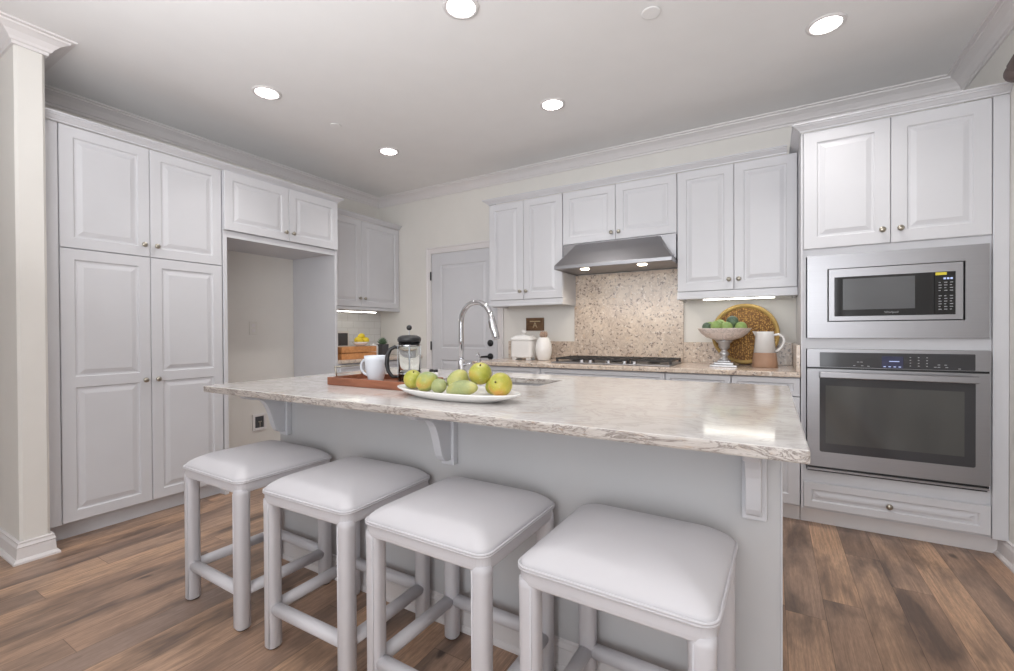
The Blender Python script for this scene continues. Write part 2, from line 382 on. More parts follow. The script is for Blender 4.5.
struct('baseboard_right', sweep(NB(), [(XR - 0.0005, YT + 0.095), (XR - 0.0005, -3.3)], BB), 'trimw')
struct('baseboard_left', sweep(NB(), [(XL + 0.0005, 1.765), (XL + 0.0005, 2.665)], BB), 'trimw')

# door in the back wall
def sdoor():
    xa, xb, zt = -3.146, -2.321, 1.985
    y = YB
    mp = mapB(y - 0.012)
    b = NB(); bw = 0.070
    for o, i, d in ((0.070, 0.020, 0.014), (0.070, 0.050, 0.020)):
        pass
    R = []
    for off, d in ((0.070, 0.0005), (0.070, 0.018), (0.060, 0.022), (0.050, 0.016), (0.012, 0.012), (0.004, 0.012), (0.004, 0.0005)):
        R.append([b.verts.new((px, y - d, pz)) for px, pz in ((xa - off, 0), (xa - off, zt + off), (xb + off, zt + off), (xb + off, 0))])
    R.append(R[0])
    for p, q in zip(R, R[1:]):
        for k in range(3): b.faces.new((p[k], p[k + 1], q[k + 1], q[k]))
    for k in (0, 3): b.faces.new([r[k] for r in R[:-1]])
    struct('trim_2', b, 'trimw')
    b = NB(); 
    # slab with two raised panels
    front(b, mapB(y - 0.010), xa, xb, 0.01, zt, (0.92,), 0.125, 0.0095)
    d = obj('door_1', b, 'white'); d['kind'] = 'structure'
    mp = mapB(y - 0.010)
    q = Vector((0, 0, 1)).rotation_difference(Vector((0, -1, 0))).to_matrix().to_4x4()
    obj('deadbolt', lathe(NB(), [(0, 0), (0.033, 0), (0.033, 0.008), (0.026, 0.014), (0.010, 0.016), (0.010, 0.028), (0, 0.028)], mp(-2.40, 1.038, 0), 24, M4=q), 'black', d, smooth=True)
    b = NB(); lathe(b, [(0, 0), (0.032, 0), (0.032, 0.008), (0.012, 0.012), (0.011, 0.045), (0, 0.046)], mp(-2.40, 0.905, 0), 24, M4=q)
    tube(b, [mp(-2.40, 0.905, 0.04), mp(-2.43, 0.905, 0.045), mp(-2.50, 0.900, 0.042), mp(-2.515, 0.898, 0.038)], [0.011, 0.010, 0.008, 0.006])
    obj('door_handle', b, 'black', d, smooth=True)
    for z in (0.26, 1.005, 1.75):
        b = NB(); tube(b, [(xa - 0.002, y - 0.024, z - 0.045), (xa - 0.002, y - 0.024, z + 0.045)], 0.008); obj('hinge', b, 'black', d, smooth=True)
sdoor()

# ---------------------------------------------------------------- left wall cabinets
CABCR = [(0.0, 0.0), (0.005, 0.0), (0.007, 0.008), (0.013, 0.011), (0.028, 0.024), (0.034, 0.026), (0.037, 0.032), (0.045, 0.034), (0.045, 0.042), (0.0, 0.042)]
def cabcrown(path, z, label, cat='crown moulding'):
    b = NB(); sweep(b, path, [(o, z + h) for o, h in CABCR])
    return tag(obj('cabinet_crown', b, 'white'), label, cat)
mp = mapL(XP)
t_ = thing('pantry_cabinet', 'tall white four door pantry cabinet beside the left wall stub', 'cabinet', (XP - 0.3, 1.3, 0))
b = NB(); box(b, XL + 0.002, XP - 0.021, 0.814, 1.727, 0.10, 2.30); obj('carcass', b, 'white', t_)
obj('filler_strip', bx(XP - 0.0205, XP - 0.006, 0.814, 0.880, 0.10, 2.30), 'white', t_, 0.002)
obj('toe_kick', bx(XL + 0.002, XP - 0.07, 0.814, 1.727, 0.001, 0.0995), 'white', t_)
door(t_, mp, 0.883, 1.2965, 1.625, ZT - 0.004, (1.262, 1.695), name='upper_door')
door(t_, mp, 1.2995, 1.722, 1.625, ZT - 0.004, (1.328, 1.695), name='upper_door')
door(t_, mp, 0.883, 1.2965, 0.104, 1.620, (1.262, 0.862), (0.878,), name='lower_door')
door(t_, mp, 1.2995, 1.722, 0.104, 1.620, (1.328, 0.862), (0.878,), name='lower_door')

t_ = thing('refrigerator_surround', 'white two door cabinet bridging the empty refrigerator alcove', 'cabinet', (XP - 0.3, 2.2, 0))
obj('side_panel', bx(XL + 0.002, XP, 1.7285, 1.757, 0.001, 2.30), 'white', t_, 0.0015)
obj('side_panel', bx(XL + 0.002, XP, 2.672, 2.699, 0.001, 2.30), 'white', t_, 0.0015)
obj('carcass', bx(XL + 0.002, XP - 0.021, 1.7575, 2.6715, 1.845, 2.30), 'white', t_)
obj('header_rail', bx(XP - 0.0205, XP - 0.002, 1.7575, 2.6715, 1.832, 1.878), 'white', t_, 0.0015)
door(t_, mapL(XP + 0.0205), 1.732, 2.2255, 1.881, ZT - 0.004, (2.190, 1.944), name='door')
door(t_, mapL(XP + 0.0205), 2.2285, 2.694, 1.881, ZT - 0.004, (2.255, 1.944), name='door')
cabcrown([(XP + 0.001, 0.814), (XP + 0.001, 2.7), (XL + 0.32, 2.7)], 2.3005, 'white stepped crown topping the pantry and refrigerator alcove cabinets')

mp = mapL(XU)
t_ = thing('wall_cabinet', 'white two door wall cabinet in the far left corner over the tiled counter', 'cabinet', (XU - 0.15, 3.2, 1.41), group='white wall cabinets')
obj('carcass', bx(XL + 0.002, XU - 0.021, 2.701, YB - 0.002, 1.405, 2.30), 'white', t_)
obj('light_rail', bx(XU - 0.0205, XU, 2.701, YB - 0.002, 1.380, 1.408), 'white', t_, 0.002)
door(t_, mp, 2.705, 3.2265, 1.412, ZT - 0.004, (3.196, 1.50))
door(t_, mp, 3.2295, 3.765, 1.412, ZT - 0.004, (3.262, 1.50))
cabcrown([(XU + 0.001, 2.762), (XU + 0.001, YB - 0.002)], 2.3005, 'white crown along the far left corner wall cabinet')

def lightstrip(x0, x1, y0, y1, z, label, ztop):
    t_ = thing('under_cabinet_light', label, 'light', ((x0 + x1) / 2, (y0 + y1) / 2, z))
    obj('housing', bx(x0 - 0.006, x1 + 0.006, y0 - 0.006, y1 + 0.006, z, ztop), 'trimw', t_)
    obj('diffuser', bx(x0, x1, y0, y1, z - 0.006, z - 0.0002), 'strip', t_)
    return t_
lightstrip(-3.69, -3.675, 2.90, 3.47, 1.366, 'lit strip light under the far left corner wall cabinet', 1.4045)
lightstrip(-0.425, 0.02, 3.545, 3.562, 1.376, 'lit strip light under the wall cabinet above the woven platter', 1.4275)

t_ = thing('base_cabinet', 'white base cabinet along the left wall below the tiled backsplash', 'cabinet', (-3.6, 3.2, 0))
obj('carcass', bx(XL + 0.002, -3.335, 2.701, YB - 0.002, 0.10, 0.869), 'white', t_)
obj('toe_kick', bx(XL + 0.002, -3.40, 2.701, YB - 0.002, 0.001, 0.0995), 'white', t_)
for a, c in ((2.705, 3.20), (3.203, 3.70)):
    door(t_, mapL(-3.314), a, c, 0.11, 0.70, None); door(t_, mapL(-3.314), a, c, 0.705, 0.86, None, name='drawer', fw=0.035)
tag(obj('countertop', bx(XL + 0.014, -3.29, 2.7005, YB - 0.002, 0.870, ZC), 'granite', bevel=0.004), 'beige stone countertop in the far left corner holding the lemons', 'countertop')
tag(obj('tile_backsplash', bx(XL + 0.001, XL + 0.013, 2.701, YB - 0.002, 0.871, 1.404), 'tile'), 'white tile backsplash under the far left corner wall cabinet', 'backsplash')

# ---------------------------------------------------------------- back wall cabinets
mp = mapB(YU)
def upper(xa, xm, xb, z0, kz, label, rail=True):
    t_ = thing('wall_cabinet', label, 'cabinet', ((xa + xb) / 2, YU + 0.15, z0), group='white wall cabinets')
    obj('carcass', bx(xa + 0.001, xb - 0.001, YU + 0.0205, YB - 0.002, z0 - 0.004, 2.30), 'white', t_)
    door(t_, mp, xa + 0.003, xm - 0.0015, z0, ZT - 0.004, (xm - 0.030, kz)); door(t_, mp, xm + 0.0015, xb - 0.003, z0, ZT - 0.004, (xm + 0.030, kz))
    if rail:
        b = NB(); box(b, xa + 0.001, xb - 0.001, YU + 0.002, YU + 0.020, z0 - 0.056, z0 - 0.0045); box(b, xa + 0.001, xa + 0.019, YU + 0.020, YB - 0.002, z0 - 0.056, z0 - 0.0045); box(b, xb - 0.019, xb - 0.001, YU + 0.020, YB - 0.002, z0 - 0.056, z0 - 0.0045)
        obj('light_rail', b, 'white', t_)
        obj('rail_bead', bx(xa + 0.001, xb - 0.001, YU - 0.004, YU + 0.0015, z0 - 0.056, z0 - 0.038), 'white', t_, 0.002)
upper(-2.220, -1.864, -1.494, 1.432, 1.502, 'white two door wall cabinet left of the range hood')
upper(-1.494, -1.048, -0.592, 1.866, 1.921, 'short white two door wall cabinet right above the range hood', False)
upper(-0.592, -0.221, 0.149, 1.432, 1.502, 'white two door wall cabinet right of the range hood over the fruit compote')
cabcrown([(-2.2205, YB - 0.002), (-2.2205, YU - 0.001), (0.090, YU - 0.001)], 2.3005, 'long white crown over the wall cabinets around the range hood')

# range hood
t_ = thing('range_hood', 'stainless steel range hood with sloped canopy over the cooktop', 'range hood', (-1.04, 3.5, 1.64))
hx0, hx1, hz = -1.4915, -0.5945, 1.640
obj('back_box', bx(hx0 + 0.003, hx1 - 0.003, YU - 0.004, YB - 0.003, hz + 0.035, 1.8605), 'steel', t_)
b = NB()
yf = 3.285
A = [(hx0, YU - 0.0045, hz + 0.030), (hx0, yf, hz + 0.030), (hx1, yf, hz + 0.030), (hx1, YU - 0.0045, hz + 0.030)]
Bt = [(hx0 + 0.110, YU - 0.0045, 1.850), (hx0 + 0.125, YU - 0.028, 1.850), (hx1 - 0.125, YU - 0.028, 1.850), (hx1 - 0.110, YU - 0.0045, 1.850)]
Am = [(A[i][0] * 0.42 + Bt[i][0] * 0.58, A[i][1] * 0.50 + Bt[i][1] * 0.50, A[i][2] * 0.47 + Bt[i][2] * 0.53) for i in range(4)]
loft(b, [A, Am, Bt]); obj('canopy', b, 'steel', t_)
b = NB(); box(b, hx0, hx1, yf - 0.002, yf + 0.012, hz, hz + 0.0295); box(b, hx0, hx0 + 0.012, yf + 0.012, YB - 0.003, hz, hz + 0.0295); box(b, hx1 - 0.012, hx1, yf + 0.012, YB - 0.003, hz, hz + 0.0295)
obj('lower_lip', b, 'steel', t_, 0.003)
obj('filter_panel', bx(hx0 + 0.0125, hx1 - 0.0125, yf + 0.0125, YB - 0.004, hz + 0.006, hz + 0.0295), 'steel', t_)
for x in (-1.28, -0.83):
    l_ = obj('lamp', lathe(NB(), [(0, 0), (0.030, 0), (0.036, 0.004), (0.036, 0.006), (0, 0.006)], (x, 3.41, hz - 0.001), 24), 'hoodlamp', t_)
    ld = bpy.data.lights.new('hood_bulb', 'SPOT'); ld.energy = 5.5; ld.color = (1.0, 0.90, 0.76); ld.spot_size = 2.4; ld.spot_blend = 0.8; ld.shadow_soft_size = 0.03
    lo = bpy.data.objects.new('hood_bulb', ld); COL.objects.link(lo); lo.location = (x, 3.41, hz - 0.012)

# base cabinets under the back counter
mpb = mapB(3.165)
xs = [-2.17, -1.561, -0.620, -0.219, 0.149]
lb = ['white base cabinet at the door end of the back counter', 'wide white base cabinet below the cooktop', 'narrow white base cabinet right of the cooktop cabinet', 'white base cabinet right beside the oven cabinet']
for i in range(4):
    t_ = thing('base_cabinet', lb[i], 'cabinet', ((xs[i] + xs[i + 1]) / 2, 3.45, 0), group='white base cabinets')
    obj('carcass', bx(xs[i] + 0.001, xs[i + 1] - 0.001, 3.186, YB - 0.002, 0.10, 0.869), 'white', t_)
    obj('toe_kick', bx(xs[i] + 0.001, xs[i + 1] - 0.001, 3.235, YB - 0.002, 0.001, 0.0995), 'trimw', t_)
    obj('drawer', front(NB(), mpb, xs[i] + 0.003, xs[i + 1] - 0.003, 0.755, 0.862, (), 0.03), 'white', t_)
    if i in (0, 1):
        m_ = (xs[i] + xs[i + 1]) / 2
        door(t_, mpb, xs[i] + 0.003, m_ - 0.0015, 0.110, 0.750); door(t_, mpb, m_ + 0.0015, xs[i + 1] - 0.003, 0.110, 0.750)
    else: door(t_, mpb, xs[i] + 0.003, xs[i + 1] - 0.003, 0.110, 0.750)
tag(obj('countertop', bx(-2.19, 0.1485, 3.138, YB - 0.002, 0.870, ZC), 'granite', bevel=0.005), 'long beige granite countertop under the range hood and cooktop', 'countertop')
for q, lbx in (((-2.19, -1.5075, YB - 0.020, YB - 0.001), 'low beige granite upstand behind the canister'), ((-0.5945, 0.128, YB - 0.020, YB - 0.001), 'low beige granite upstand behind the woven platter'), ((0.1285, 0.1485, 3.17, YB - 0.001), 'short beige granite upstand against the oven cabinet side')):
    tag(obj('low_backsplash', bx(*q, ZC + 0.0003, 1.06), 'granite', bevel=0.002), lbx, 'backsplash', 'low granite upstands')
tag(obj('tall_backsplash', bx(-1.507, -0.595, YB - 0.0225, YB - 0.001, ZC + 0.0003, 1.639), 'granite'), 'tall speckled beige granite slab behind the cooktop', 'backsplash')

# cooktop
t_ = thing('cooktop', 'gas cooktop with dark grates and steel knobs under the range hood', 'cooktop', (-1.05, 3.46, ZC))
obj('base_plate', bx(-1.50, -0.60, 3.235, 3.70, ZC + 0.0003, ZC + 0.010), 'steel', t_, 0.004)
for gx in (-1.345, -1.045, -0.745):
    b = NB(); z0, z1 = ZC + 0.028, ZC + 0.040
    for k in range(5):
        x = gx - 0.135 + 0.0675 * k; box(b, x - 0.006, x + 0.006, 3.31, 3.68, z0, z1)
    for y in (3.31, 3.43, 3.55, 3.675): box(b, gx - 0.143, gx + 0.143, y - 0.006, y + 0.006, z0, z1)
    for x in (gx - 0.135, gx + 0.135):
        for y in (3.315, 3.67): box(b, x - 0.008, x + 0.008, y - 0.008, y + 0.008, ZC + 0.0102, z0)
    obj('grate', b, 'iron', t_)
for x, y in ((-1.345, 3.40), (-1.345, 3.58), (-1.045, 3.49), (-0.745, 3.40), (-0.745, 3.58)):
    obj('burner', lathe(NB(), [(0, 0.0101), (0.045, 0.0101), (0.045, 0.016), (0.032, 0.018), (0.032, 0.025), (0, 0.026)], (x, y, ZC), 24), 'iron', t_, smooth=False)
for x in (-1.255, -1.185, -1.045, -0.925, -0.855):
    obj('knob', lathe(NB(), [(0, 0.0101), (0.020, 0.0101), (0.019, 0.014), (0.016, 0.030), (0, 0.031)], (x, 3.270, ZC), 20), 'chrome', t_, smooth=False)

# tall oven cabinet
t_ = thing('oven_cabinet', 'tall white cabinet housing the microwave and wall oven', 'cabinet', (0.58, 3.45, 0))
fx0, fx1, fy = 0.151, 1.0085, YT + 0.021
b = NB()
box(b, fx0, 0.176, fy, YB - 0.002, 0.10, 2.30); box(b, 0.945, fx1, fy, YB - 0.002, 0.10, 2.30); box(b, 0.176, 0.945, 3.74, YB - 0.002, 0.10, 2.30)
box(b, 0.176, 0.945, fy, 3.74, 1.5745, 2.30); box(b, 0.176, 0.945, fy, 3.74, 1.0395, 1.1025); box(b, 0.176, 0.945, fy, 3.74, 0.10, 0.3315)
obj('carcass', b, 'white', t_)
obj('end_stile', bx(0.9505, fx1, YT, fy - 0.0003, 0.10, 2.30), 'white', t_, 0.002)
obj('left_stile', bx(fx0, 0.160, YT + 0.004, fy - 0.0003, 0.10, 2.30), 'white', t_)
obj('toe_kick', bx(fx0, fx1, YT + 0.083, YB - 0.002, 0.001, 0.0995), 'trimw', t_)
mp = mapB(YT)
door(t_, mp, 0.163, 0.5565, 1.619, ZT - 0.004, (0.520, 1.690), name='door', fw=0.065)
door(t_, mp, 0.5595, 0.947, 1.619, ZT - 0.004, (0.596, 1.690), name='door', fw=0.065)
d_ = obj('drawer', front(NB(), mp, 0.163, 0.947, 0.114, 0.262, (), 0.040), 'white', t_); knob(d_, mp, 0.550, 0.190)
cabcrown([(0.1505, YB - 0.16), (0.1505, YT - 0.001), (XR - 0.0015, YT - 0.001)], 2.3005, 'white crown topping the tall oven cabinet')

def plate(x0, x1, z0, z1, y0, y1, mat, name, parent, r=0.006, hole=None):
    """upright plate in the xz plane from y0 (front) to y1, rounded corners, optional rectangular hole"""
    b = NB()
    if hole is None:
        P = rrect((x0 + x1) / 2, (z0 + z1) / 2, (x1 - x0) / 2, (z1 - z0) / 2, r, 4)
        loft(b, [[(x, y, z) for x, z in P] for y in (y0, y1)])
    else:
        a0, a1, c0, c1 = hole
        box(b, x0, a0, y0, y1, z0, z1); box(b, a1, x1, y0, y1, z0, z1); box(b, a0, a1, y0, y1, z0, c0); box(b, a0, a1, y0, y1, c1, z1)
    return obj(name, b, mat, parent)
def textmesh(s, size, loc, name, mat, parent, depth=0.0006):
    cu = bpy.data.curves.new(name, 'FONT'); cu.body = s; cu.size = size; cu.align_x = 'CENTER'; cu.align_y = 'CENTER'; cu.extrude = depth
    tmp = bpy.data.objects.new('tmp', cu); COL.objects.link(tmp); bpy.context.view_layer.update()
    me = bpy.data.meshes.new_from_object(tmp.evaluated_get(bpy.context.evaluated_depsgraph_get())); bpy.data.objects.remove(tmp)
    b = NB(); b.from_mesh(me); bpy.data.meshes.remove(me)
    bmesh.ops.transform(b, matrix=Matrix.Translation(loc) @ Matrix.Rotation(PI / 2, 4, 'X'), verts=b.verts)
    return obj(name, b, mat, parent)

# microwave
t_ = thing('microwave', 'built-in stainless microwave with black window above the wall oven', 'microwave', (0.56, 3.4, 1.10))
y = 3.140
plate(0.181, 0.935, 1.103, 1.574, y, fy - 0.0003, 'steel', 'trim_kit', t_, hole=(0.276, 0.848, 1.194, 1.495))
obj('oven_case', bx(0.284, 0.840, 3.20, 3.70, 1.20, 1.49), 'black', t_)
obj('gap_recess', bx(0.2765, 0.8475, fy + 0.001, fy + 0.012, 1.1945, 1.4945), 'black', t_)
plate(0.283, 0.838, 1.200, 1.490, 3.134, fy, 'steel', 'door_frame', t_, hole=(0.308, 0.810, 1.224, 1.445))
plate(0.3083, 0.728, 1.2243, 1.4447, 3.1325, fy - 0.002, 'blackg', 'glass_door', t_, 0.001)
plate(0.347, 0.653, 1.260, 1.432, 3.1315, 3.1323, 'mwglass', 'door_window', t_, 0.003)
cp = plate(0.7295, 0.8097, 1.2243, 1.4447, 3.1325, fy - 0.002, 'blackg', 'control_panel', t_, 0.001)
b = NB()
for r in range(11):
    for c in range(3):
        x = 0.745 + c * 0.0215; z = 1.388 - r * 0.0138
        if r in (4,) : continue
        box(b, x, x + (0.012 if (r + c) % 3 else 0.008), 3.1319, 3.1324, z, z + 0.0035)
obj('key_print', b, 'print', cp)
b = NB()
for k in range(3): box(b, 0.764 + k * 0.013, 0.773 + k * 0.013, 3.1319, 3.1324, 1.405, 1.414)
obj('display_digits', b, 'digits', cp)
obj('sticker', bx(0.733, 0.776, 3.1313, 3.1324, 1.428, 1.442), 'yellow', cp)
textmesh('Whirlpool', 0.014, (0.557, 3.1318, 1.242), 'logo', 'print', t_)

# wall oven
t_ = thing('wall_oven', 'stainless steel wall oven with dark glass door below the microwave', 'oven', (0.56, 3.4, 0.34))
obj('oven_case', bx(0.19, 0.93, 3.20, 3.72, 0.36, 1.03), 'black', t_)
cpn = plate(0.180, 0.940, 0.936, 1.039, 3.134, fy - 0.0003, 'steel', 'control_fascia', t_, 0.003)
gp = plate(0.240, 0.883, 0.938, 1.021, 3.1325, 3.1338, 'ovenframe', 'control_glass', t_, 0.004)
obj('display', bx(0.517, 0.606, 3.1315, 3.1324, 0.940, 1.004), 'disp', t_)
b = NB()
for k in range(4): box(b, 0.524 + k * 0.021, 0.534 + k * 0.021, 3.1308, 3.1314, 0.946, 0.950)
box(b, 0.548, 0.590, 3.1308, 3.1314, 0.975, 0.979)
obj('display_digits', b, 'digits', t_)
b = NB()
for c in range(3):
    for r in range(4):
        x = 0.632 + c * 0.033; box(b, x, x + 0.006, 3.1318, 3.1324, 0.998 - r * 0.015, 1.002 - r * 0.015)
for x, z in ((0.393, 0.948), (0.410, 0.968), (0.425, 0.968), (0.428, 0.948), (0.455, 0.946), (0.728, 0.950), (0.742, 0.962), (0.742, 0.950), (0.768, 0.962), (0.772, 0.950), (0.820, 0.944)):
    box(b, x, x + 0.010, 3.1318, 3.1324, z, z + 0.0035)
obj('key_print', b, 'print', gp)
obj('gap_line', bx(0.182, 0.938, 3.150, fy - 0.0003, 0.926, 0.9358), 'black', t_)
dr = plate(0.180, 0.936, 0.366, 0.9255, 3.130, fy - 0.0003, 'steel', 'oven_door', t_, 0.003)
fr = plate(0.239, 0.883, 0.452, 0.890, 3.1275, 3.1298, 'ovenframe', 'glass_frame', dr, 0.010)
plate(0.267, 0.842, 0.503, 0.832, 3.1268, 3.1274, 'ovenglass', 'window', dr, 0.003)
b = NB(); P = rrect(0, 0, 0.008, 0.017, 0.005, 3); loft(b, [[(x, 3.082 + a, 0.895 + c) for a, c in P] for x in (0.238, 0.880)])
for x in (0.262, 0.856): box(b, x - 0.010, x + 0.010, 3.088, 3.1274, 0.884, 0.906)
obj('handle', b, 'steel', dr, 0.001)
obj('vent_line', bx(0.182, 0.932, 3.150, fy - 0.0003, 0.352, 0.3658), 'black', t_)
obj('bottom_trim', bx(0.180, 0.936, 3.138, fy - 0.0003, 0.341, 0.3518), 'steel', t_)
obj('vent_line', bx(0.182, 0.932, 3.150, fy - 0.0003, 0.332, 0.3408), 'black', t_)

# ---------------------------------------------------------------- island
t_ = thing('island_cabinet', 'long pale grey kitchen island body facing the four stools', 'kitchen island', (-1.08, 1.87, 0))
ix0, ix1, iy0, iy1 = -2.18, 0.022, 1.402, 2.32
b = NB(); box(b, ix0, ix1, iy0, iy0 + 0.08, 0.001, 0.869); box(b, ix0, ix0 + 0.03, iy0 + 0.08, iy1, 0.001, 0.869); box(b, ix1 - 0.03, ix1, iy0 + 0.08, iy1, 0.001, 0.869); box(b, ix0 + 0.03, ix1 - 0.03, iy1 - 0.03, iy1, 0.001, 0.869)
obj('body', b, 'island', t_)
obj('corner_bead', bx(ix1 - 0.0005, ix1 + 0.004, iy0 - 0.004, iy0 + 0.05, 0.001, 0.869), 'white', t_, 0.002)
b = NB(); sweep(b, [(ix0 - 0.0005, iy1), (ix0 - 0.0005, iy0 - 0.0005), (ix1 - 0.001, iy0 - 0.0005)][::-1], [(o * 0.6, z) for o, z in BB])
bmesh.ops.delete(b, geom=b.verts[:], context='VERTS')
sweep(b, [(ix0 - 0.0005, iy1), (ix0 - 0.0005, iy0 - 0.0005), (ix1 - 0.001, iy0 - 0.0005)], [(-o * 0.6, z) for o, z in BB])
bmesh.ops.delete(b, geom=b.verts[:], context='VERTS')
# travel so that the outside lies to the right
sweep(b, [(ix0 - 0.0005, iy1), (ix0 - 0.0005, iy0 - 0.0005), (ix1 - 0.001, iy0 - 0.0005)], [(o * 0.6, z) for o, z in BB])
obj('island_baseboard', b, 'trimw', t_)
for cx in (-2.11, -1.075, -0.04):
    obj('corbel_plate', bx(cx - 0.030, cx + 0.030, iy0 - 0.030, iy0 - 0.0005, 0.636, 0.869), 'white', t_, 0.004).name = 'corbel'
    c_ = bpy.data.objects.get('corbel')
    prof = []
    yb_, yt_ = iy0 - 0.0305, 1.155
    prof = [(yb_, 0.869), (yt_, 0.869)]
    for a, d in ((0.04, 0.06), (0.12, 0.13), (0.25, 0.165), (0.40, 0.18), (0.50, 0.23), (0.58, 0.33), (0.64, 0.46), (0.69, 0.62), (0.73, 0.77), (0.77, 0.88), (0.82, 0.955), (0.88, 0.99), (1.0, 1.0)):
        prof.append((yt_ + (yb_ - yt_) * a, 0.869 - 0.213 * d))
    b = NB(); loft(b, [[(cx + s, p, q) for p, q in prof] for s in (-0.018, 0.018)])
    obj('corbel_bracket', b, 'white', t_, 0.002)
# stone top with sink cut-out
sx0, sx1, sy0, sy1 = -1.52, -0.912, 1.83, 2.12
tx0, tx1, ty0, ty1 = -2.307, 0.069, 1.099, 2.353
b = NB()
zt, zb = ZC, 0.8705
xsn = [tx0, sx0, sx1, tx1]; ysn = [ty0, sy0, sy1, ty1]
V = {}
for k, z in enumerate((zb, zt)):
    for i, x in enumerate(xsn):
        for j, y in enumerate(ysn): V[i, j, k] = b.verts.new((x, y, z))
for i in range(3):
    for j in range(3):
        if (i, j) == (1, 1): continue
        b.faces.new([V[i, j, 1], V[i + 1, j, 1], V[i + 1, j + 1, 1], V[i, j + 1, 1]]); b.faces.new([V[i, j, 0], V[i, j + 1, 0], V[i + 1, j + 1, 0], V[i + 1, j, 0]])
def side(a, c): f = b.faces.new([V[a[0], a[1], 0], V[c[0], c[1], 0], V[c[0], c[1], 1], V[a[0], a[1], 1]]); f.material_index = 1
for i in range(3): side((i, 0), (i + 1, 0)); side((i, 3), (i + 1, 3)); side((0, i), (0, i + 1)); side((3, i), (3, i + 1))
side((1, 1), (2, 1)); side((1, 2), (2, 2)); side((1, 1), (1, 2)); side((2, 1), (2, 2))
tag(obj('island_countertop', b, ['quartz', 'quartz_edge'], bevel=0.005), 'large pale veined stone island countertop with rough cut edge', 'countertop')
t_ = thing('sink', 'undermount steel sink sunk into the island countertop', 'sink', (-1.2, 1.98, 0.68))
b = NB(); z0 = 0.69
P = [rrect((sx0 + sx1) / 2, (sy0 + sy1) / 2, (sx1 - sx0) / 2 + o, (sy1 - sy0) / 2 + o, 0.03, 5) for o in (0.012, 0.002, 0.0, -0.01)]
Z = [0.8700, 0.8700, 0.862, z0]
loft(b, [[(x, y, z) for x, y in p] for p, z in zip(P, Z)], cap0=False)
obj('basin', b, 'sinksteel', t_)
obj('drain', lathe(NB(), [(0, 0.001), (0.045, 0.001), (0.045, 0.004), (0.035, 0.002), (0, 0.002)], ((sx0 + sx1) / 2, (sy0 + sy1) / 2, z0), 24), 'chrome', t_)

# faucet
t_ = thing('faucet', 'chrome gooseneck faucet with pull-down spray head behind the fruit plate', 'faucet', (-1.61, 2.2, ZC))
fxp, fyp = -1.612, 2.20
obj('base', lathe(NB(), [(0, 0.0003), (0.030, 0.0003), (0.030, 0.008), (0.022, 0.020), (0.021, 0.075), (0.017, 0.085), (0, 0.086)], (fxp, fyp, ZC), 28), 'chrome', t_, smooth=True)
b = NB(); pts = [(fxp, fyp, ZC + 0.08), (fxp, fyp, 1.10)]
rr = 0.116
for k in range(15):
    a = PI - k * (PI * 0.88) / 14; pts.append((fxp + rr + rr * math.cos(a), fyp - 0.02 * k / 14, 1.200 + rr * 1.05 * math.sin(a)))
tube(b, pts, 0.0155, 16); obj('neck', b, 'chrome', t_, smooth=True)
e = Vector(pts[-1]); dvec = Vector((0.040, -0.004, -0.140))
b = NB(); tube(b, [e - dvec * 0.1, e + dvec * 0.15, e + dvec * 0.5, e + dvec * 0.9, e + dvec], [0.015, 0.018, 0.021, 0.023, 0.018], 18); sh = obj('spray_head', b, 'chrome', t_, smooth=True)
b = NB(); tube(b, [e + dvec * 0.25 + Vector((-0.019, 0, 0)), e + dvec * 0.55 + Vector((-0.022, 0, 0))], 0.006); obj('spray_button', b, 'black', sh, smooth=True)
b = NB(); tube(b, [(fxp + 0.015, fyp, ZC + 0.05), (fxp + 0.045, fyp, ZC + 0.055), (fxp + 0.075, fyp, ZC + 0.062)], [0.011, 0.009, 0.006]); obj('lever', b, 'chrome', t_, smooth=True)
t_ = thing('soap_dispenser', 'slim chrome soap dispenser to the right of the faucet', 'soap dispenser', (-1.485, 2.2, ZC))
obj('post', lathe(NB(), [(0, 0.0003), (0.018, 0.0003), (0.016, 0.012), (0.009, 0.018), (0.009, 0.11), (0, 0.112)], (-1.485, 2.2, ZC), 20), 'chrome', t_, smooth=True)
b = NB(); tube(b, [(-1.485, 2.2, ZC + 0.105), (-1.482, 2.19, ZC + 0.120), (-1.470, 2.17, ZC + 0.122), (-1.462, 2.15, ZC + 0.112)], [0.007, 0.007, 0.006, 0.005]); obj('spout', b, 'chrome', t_, smooth=True)

